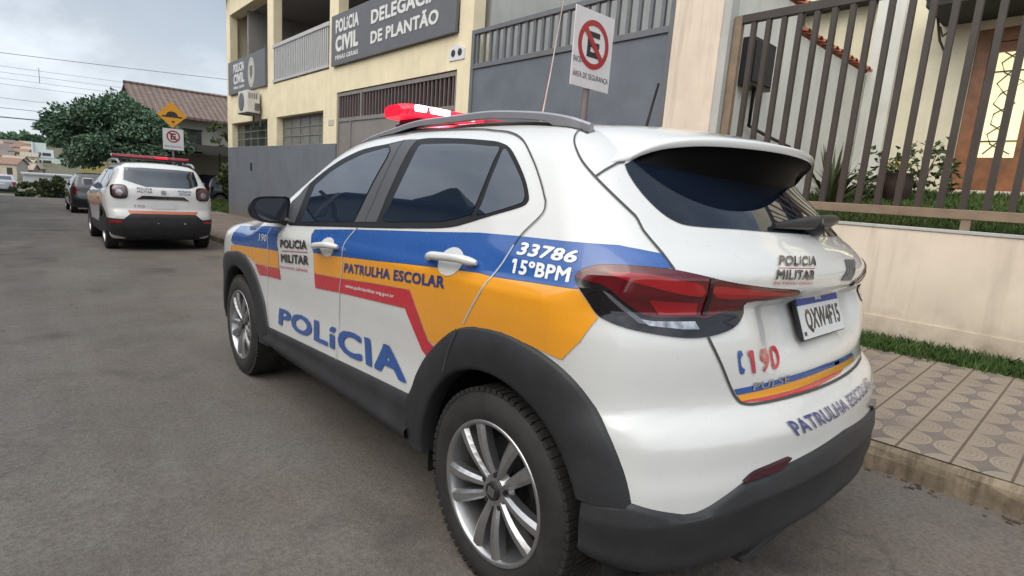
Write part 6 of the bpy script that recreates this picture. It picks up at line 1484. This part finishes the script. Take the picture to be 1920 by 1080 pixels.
# planter bushes at the end of the street and bits of wall
for k, (x, y, rx, rz, n_, lab) in enumerate(((-1.25, 43.0, .85, .42, 1800, 'low dull green bush at the left end of the street end planting'), (-.30, 40.2, .55, .62, 1900, 'taller dull green bush in the middle of the street end planting'), (.25, 42.0, .45, .42, 1100, 'small bush beside the pale block at the street end'))):
    tree('street_bush', lab, (x, y, float(tz(0, y))), 1, rx, .7, rz, rz * .9, n_, .15, .05, 40 + k, mat='leaf2', droop=.2, nb=16)
t = thing('planter_tub', 'dark round planter tub under the middle bush at the street end', 'planter', (-.30, 40.2, float(tz(0, 40.2)))); m = MB(); m.cyl((0, 0, 0), (0, 0, .42), .36, .44, 20); m.build('tub', M['dark'], t)
t = thing('gate_block', 'pale concrete block standing beside the street end planter', 'block', (.55, 38.5, float(tz(0, 38.5)))); m = MB(); m.box((-.35, -.2, -.1), (.35, .2, .85), 0, None, .02); m.build('block', M['greywall'], t)
t = thing('yellow_wall', 'short yellow wall seen under the street tree', 'wall', (1.9, 40, -1)); m = MB(); m.box((-.9, 0, -.5), (1.3, .2, 2.1)); m.box((-.92, -.02, 2.101), (1.32, .22, 2.2)); m.build('wall', simple('yellow_paint', (.50, .40, .16), .8), t)
# apartment block and hillside town
def at_u(y, u):                     # a spot on the hillside, y metres away, u along the row as seen from the street
    xa = -2.41 - .0089 * (y - 60); xb = .06 + .0316 * (y - 60); return xa + (u - 10) / 75.0 * (xb - xa)
t = thing('apartment_block', 'white four storey apartment block far down the street', 'building', (8.3, 330, 0))
white_ = simple('white_block_paint', (.66, .72, .73), .8); band_ = simple('grey_band', (.40, .46, .47), .8)
m = MB(); m.box((4.7, 330, -9), (11.6, 340, 4.9)); m.box((4.7, 330, 4.901), (9.2, 340, 7.7)); m.box((4.1, 329.2, -9), (4.69, 331, 7.9)); part(m, 'wall', white_, t)
for z in (-4.4, -1.1, 2.2):
    for x0, x1 in ((6.2, 7.2), (7.7, 10.6)): m = MB(); m.box((x0, 329.8, z), (x1, 329.98, z + 1.25)); part(m, 'window', M['pane'], t)
    m = MB(); m.box((4.71, 329.85, z - 1.2), (11.6, 329.99, z - .75)); part(m, 'storey_band', band_, t)
t = thing('apartment_wing', 'lower pale green wing to the right of the white apartment block', 'building', (13.5, 326, 0))
m = MB(); m.box((11.7, 326, -9), (16.5, 335, 1.6)); part(m, 'wall', simple('pale_green_paint', (.56, .63, .58), .8), t); m = MB(); m.box((12.4, 325.8, -2.2), (15.6, 325.98, -1.0)); part(m, 'window', M['pane'], t)
t = thing('warehouse', 'long low pale warehouse below the white apartment block', 'building', (4.5, 190, 0))
m = MB(); m.box((-.4, 190, -8), (9.6, 200, -3.3)); part(m, 'wall', simple('warehouse_wall', (.50, .50, .50), .8), t); m = MB(); m.box((-.8, 189.5, -3.299), (10, 200.5, -2.9)); part(m, 'roof', simple('warehouse_roof', (.40, .41, .43), .7), t)
walls = [simple('town_wall_%d' % k, c, .85) for k, c in enumerate(((.50, .44, .36), (.46, .32, .25), (.54, .51, .45), (.34, .24, .19), (.58, .53, .40)))]
roofs = [rooftile('town_roof_%d' % k, tuple(.7 * x for x in c), c, 1.0, .8) for k, c in enumerate(((.33, .20, .15), (.25, .20, .185), (.46, .40, .32)))]
tones = ['tan', 'brick red', 'pale grey', 'brown', 'cream']; rt_ = ['orange tiled', 'grey brown tiled', 'sandy tiled']
rnd = random.Random(8)
rows_ = [(205, 6), (214, 30), (222, 48), (240, -4), (252, 18), (262, 40), (285, 4), (295, 27), (305, 54), (335, -3), (350, 14), (362, 36), (376, 56), (400, 4), (418, 24), (432, 46), (455, -2), (470, 16), (490, 34), (505, 54)]
for k, (y, u) in enumerate(rows_):
    x = at_u(y, u); w, dpt, h = rnd.uniform(5.0, 7.5), 6.5, rnd.uniform(2.6, 4.2); z = float(tz(np.array([x]), np.array([y]))[0]); ci, ri = (k * 3) % 5, (k * 2 + k // 5) % 3
    t = thing('hillside_house', '%s house with %s roof, %s of far hillside, %s' % (tones[ci], rt_[ri], ('foot', 'lower slope', 'middle', 'upper slope', 'top')[k // 4], ('leftmost in row', 'second in row', 'third in row', 'rightmost in row')[k % 4]), 'house', (x, y, z), (0, 0, R_(rnd.uniform(-30, 30))), group='houses on the far hillside')
    m = MB(); m.box((-w / 2, 0, -3), (w / 2, dpt, h)); m.prism([(0, h + .001), (dpt, h + .001), (dpt / 2, h + 1.3)], 0, -w / 2, w / 2); m.build('wall', walls[ci], t)
    m = MB(); e = .4
    for a, b in ((-e, dpt / 2), (dpt + e, dpt / 2)):
        za = h - .2; V = [(-w / 2 - e, a, za), (w / 2 + e, a, za), (w / 2 + e, b, h + 1.5), (-w / 2 - e, b, h + 1.5)]; V += [(p[0], p[1], p[2] + .15) for p in V]; m.add(V, [(0, 1, 2, 3), (4, 5, 6, 7), (0, 1, 5, 4), (1, 2, 6, 5), (2, 3, 7, 6), (3, 0, 4, 7)])
    m.build('roof', roofs[ri], t)
    for q in (-.28, .22): m = MB(); m.box((w * q - .6, -.06, h * .3), (w * q + .6, -.01, h * .75)); m.build('window', M['pane'], t)
for k in range(34):
    y = rnd.uniform(560, 700) if k < 18 else rnd.uniform(230, 540); x = at_u(y, -6 + k * 7.5 if k < 18 else rnd.uniform(0, 62))
    z = float(tz(np.array([x]), np.array([y]))[0]); s = rnd.uniform(4.5, 7.5) if k < 18 else rnd.uniform(1.6, 3.0)
    tree('hill_tree', 'round dark tree far off among the houses on the hillside', (x, y, z), 1, s, s, s * .6, s * .55, 420, s * .38, .2, 100 + k, group='trees far off on the hillside', mat='leaf', droop=.1, nb=12)
# overhead cables
def cable(p0, p1, sag, r, label):
    m = MB(); p0, p1 = Vector(p0), Vector(p1); m.tube([p0.lerp(p1, f / 24) - Vector((0, 0, sag * 4 * (f / 24) * (1 - f / 24))) for f in range(25)], r, 6)
    tag(m.build('overhead_cable', M['wire']), label, 'cable', 'cables over the street')
for z0, z1, r, lab in ((9.1, 9.9, .022, 'topmost thin cable crossing the sky above the tree'), (8.45, 8.3, .012, 'second thin cable below the topmost one'), (8.05, 7.75, .012, 'third thin cable above the tree'), (7.65, 7.2, .012, 'fourth thin cable above the tree'), (7.25, 6.7, .012, 'fifth thin cable above the tree'), (6.2, 5.6, .016, 'sixth cable just above the thick ones'), (5.35, 5.0, .022, 'dark cable above the thickest one'), (4.6, 4.35, .05, 'thickest lowest cable running into the tree crown')):
    cable((-14, 60, z0 - .55), (18, 60, z1 + .35), .12, r, lab)
m = MB(); m.cyl((.05, 60, 7.15), (.05, 60, 8.35), .02); tag(m.build('cable_spacer', M['wire']), 'upright spacer between the thin cables', 'spacer')
def pole(x, y, H, label):
    t = thing('utility_pole', label, 'utility pole', (x, y, float(tz(0, y)))); m = MB(); m.cyl((0, 0, -.2), (0, 0, H), .16, .11, 14); m.build('post', simple('concrete_post', (.30, .29, .27), .9), t)
    m = MB(); m.box((-.9, -.05, H - .55), (.9, .05, H - .43)); m.box((-.05, -.7, H - 1.0), (.05, .7, H - .88)); m.build('cross_arm', M['bark'], t)
pole(-14, 60, 10.5, 'utility pole carrying the street cables beyond the left edge'); pole(18, 60, 11.2, 'utility pole carrying the street cables behind the police station'); pole(-5.9, 18.9, 6.9, 'utility pole across the street mirrored in the patrol car window')
# houses across the street, mirrored in the glass and paint of the patrol car
def gable_house(label, x0, x1, y0, y1, h, ridge, wallm, roofm, dorm=None):
    t = thing('street_house', label, 'house', ((x0 + x1) / 2, (y0 + y1) / 2, 0)); xm = (x0 + x1) / 2
    m = MB(); m.box((x0, y0, -1.2), (x1, y1, h)); m.prism([(x0, h + .001), (x1, h + .001), (xm, ridge - .15)], 1, y0, y1) if False else None; part(m, 'wall', wallm, t)
    m = MB()
    for a in (x1 + .35, x0 - .35):
        V = [(a, y0 - .3, h - .1), (a, y1 + .3, h - .1), (xm, y1 + .3, ridge), (xm, y0 - .3, ridge)]; V += [(p[0], p[1], p[2] + .14) for p in V]; m.add(V, [(0, 1, 2, 3), (4, 5, 6, 7), (0, 1, 5, 4), (1, 2, 6, 5), (2, 3, 7, 6), (3, 0, 4, 7)])
    part(m, 'roof', roofm, t)
    if dorm:
        ya, yb, zt = dorm; m = MB(); m.prism([(ya, h), (yb, h), (yb, h + .05), ((ya + yb) / 2, zt), (ya, h + .05)], 0, x1 - .5, x1 + .40); part(m, 'gable', roofm, t)
    for y in np.arange(y0 + 1.0, y1 - 1.4, 2.8):
        for z in ((.9, 3.9) if h > 5 else (.9,)): m = MB(); m.box((x1 + .005, y, z), (x1 + .04, y + 1.2, z + 1.3)); part(m, 'window', M['pane'], t)
    return t
dk = simple('dark_slate_roof', (.045, .045, .05), .8); wl = wallpaint('across_wall', (.20, .19, .18), .4)
gable_house('two storey grey house with a small gable across the street', -14, -6.75, 12.2, 25.5, 7.0, 8.4, wl, dk, (12.3, 15.1, 7.95))
gable_house('low brown roofed house across the street facing the patrol car', -14, -7.2, 3.4, 11.4, 3.4, 5.2, wallpaint('across_wall_tan', (.34, .29, .23), .4), M['rooftile'])
gable_house('low pale house across the street behind the camera', -14, -7.2, -9.5, 2.6, 3.2, 5.0, wallpaint('across_wall_pale', (.42, .40, .36), .4), M['rooftile'])
gable_house('brown house further along the far side of the street', -14, -6.9, 27.5, 40, 5.2, 7.4, wl, dk)
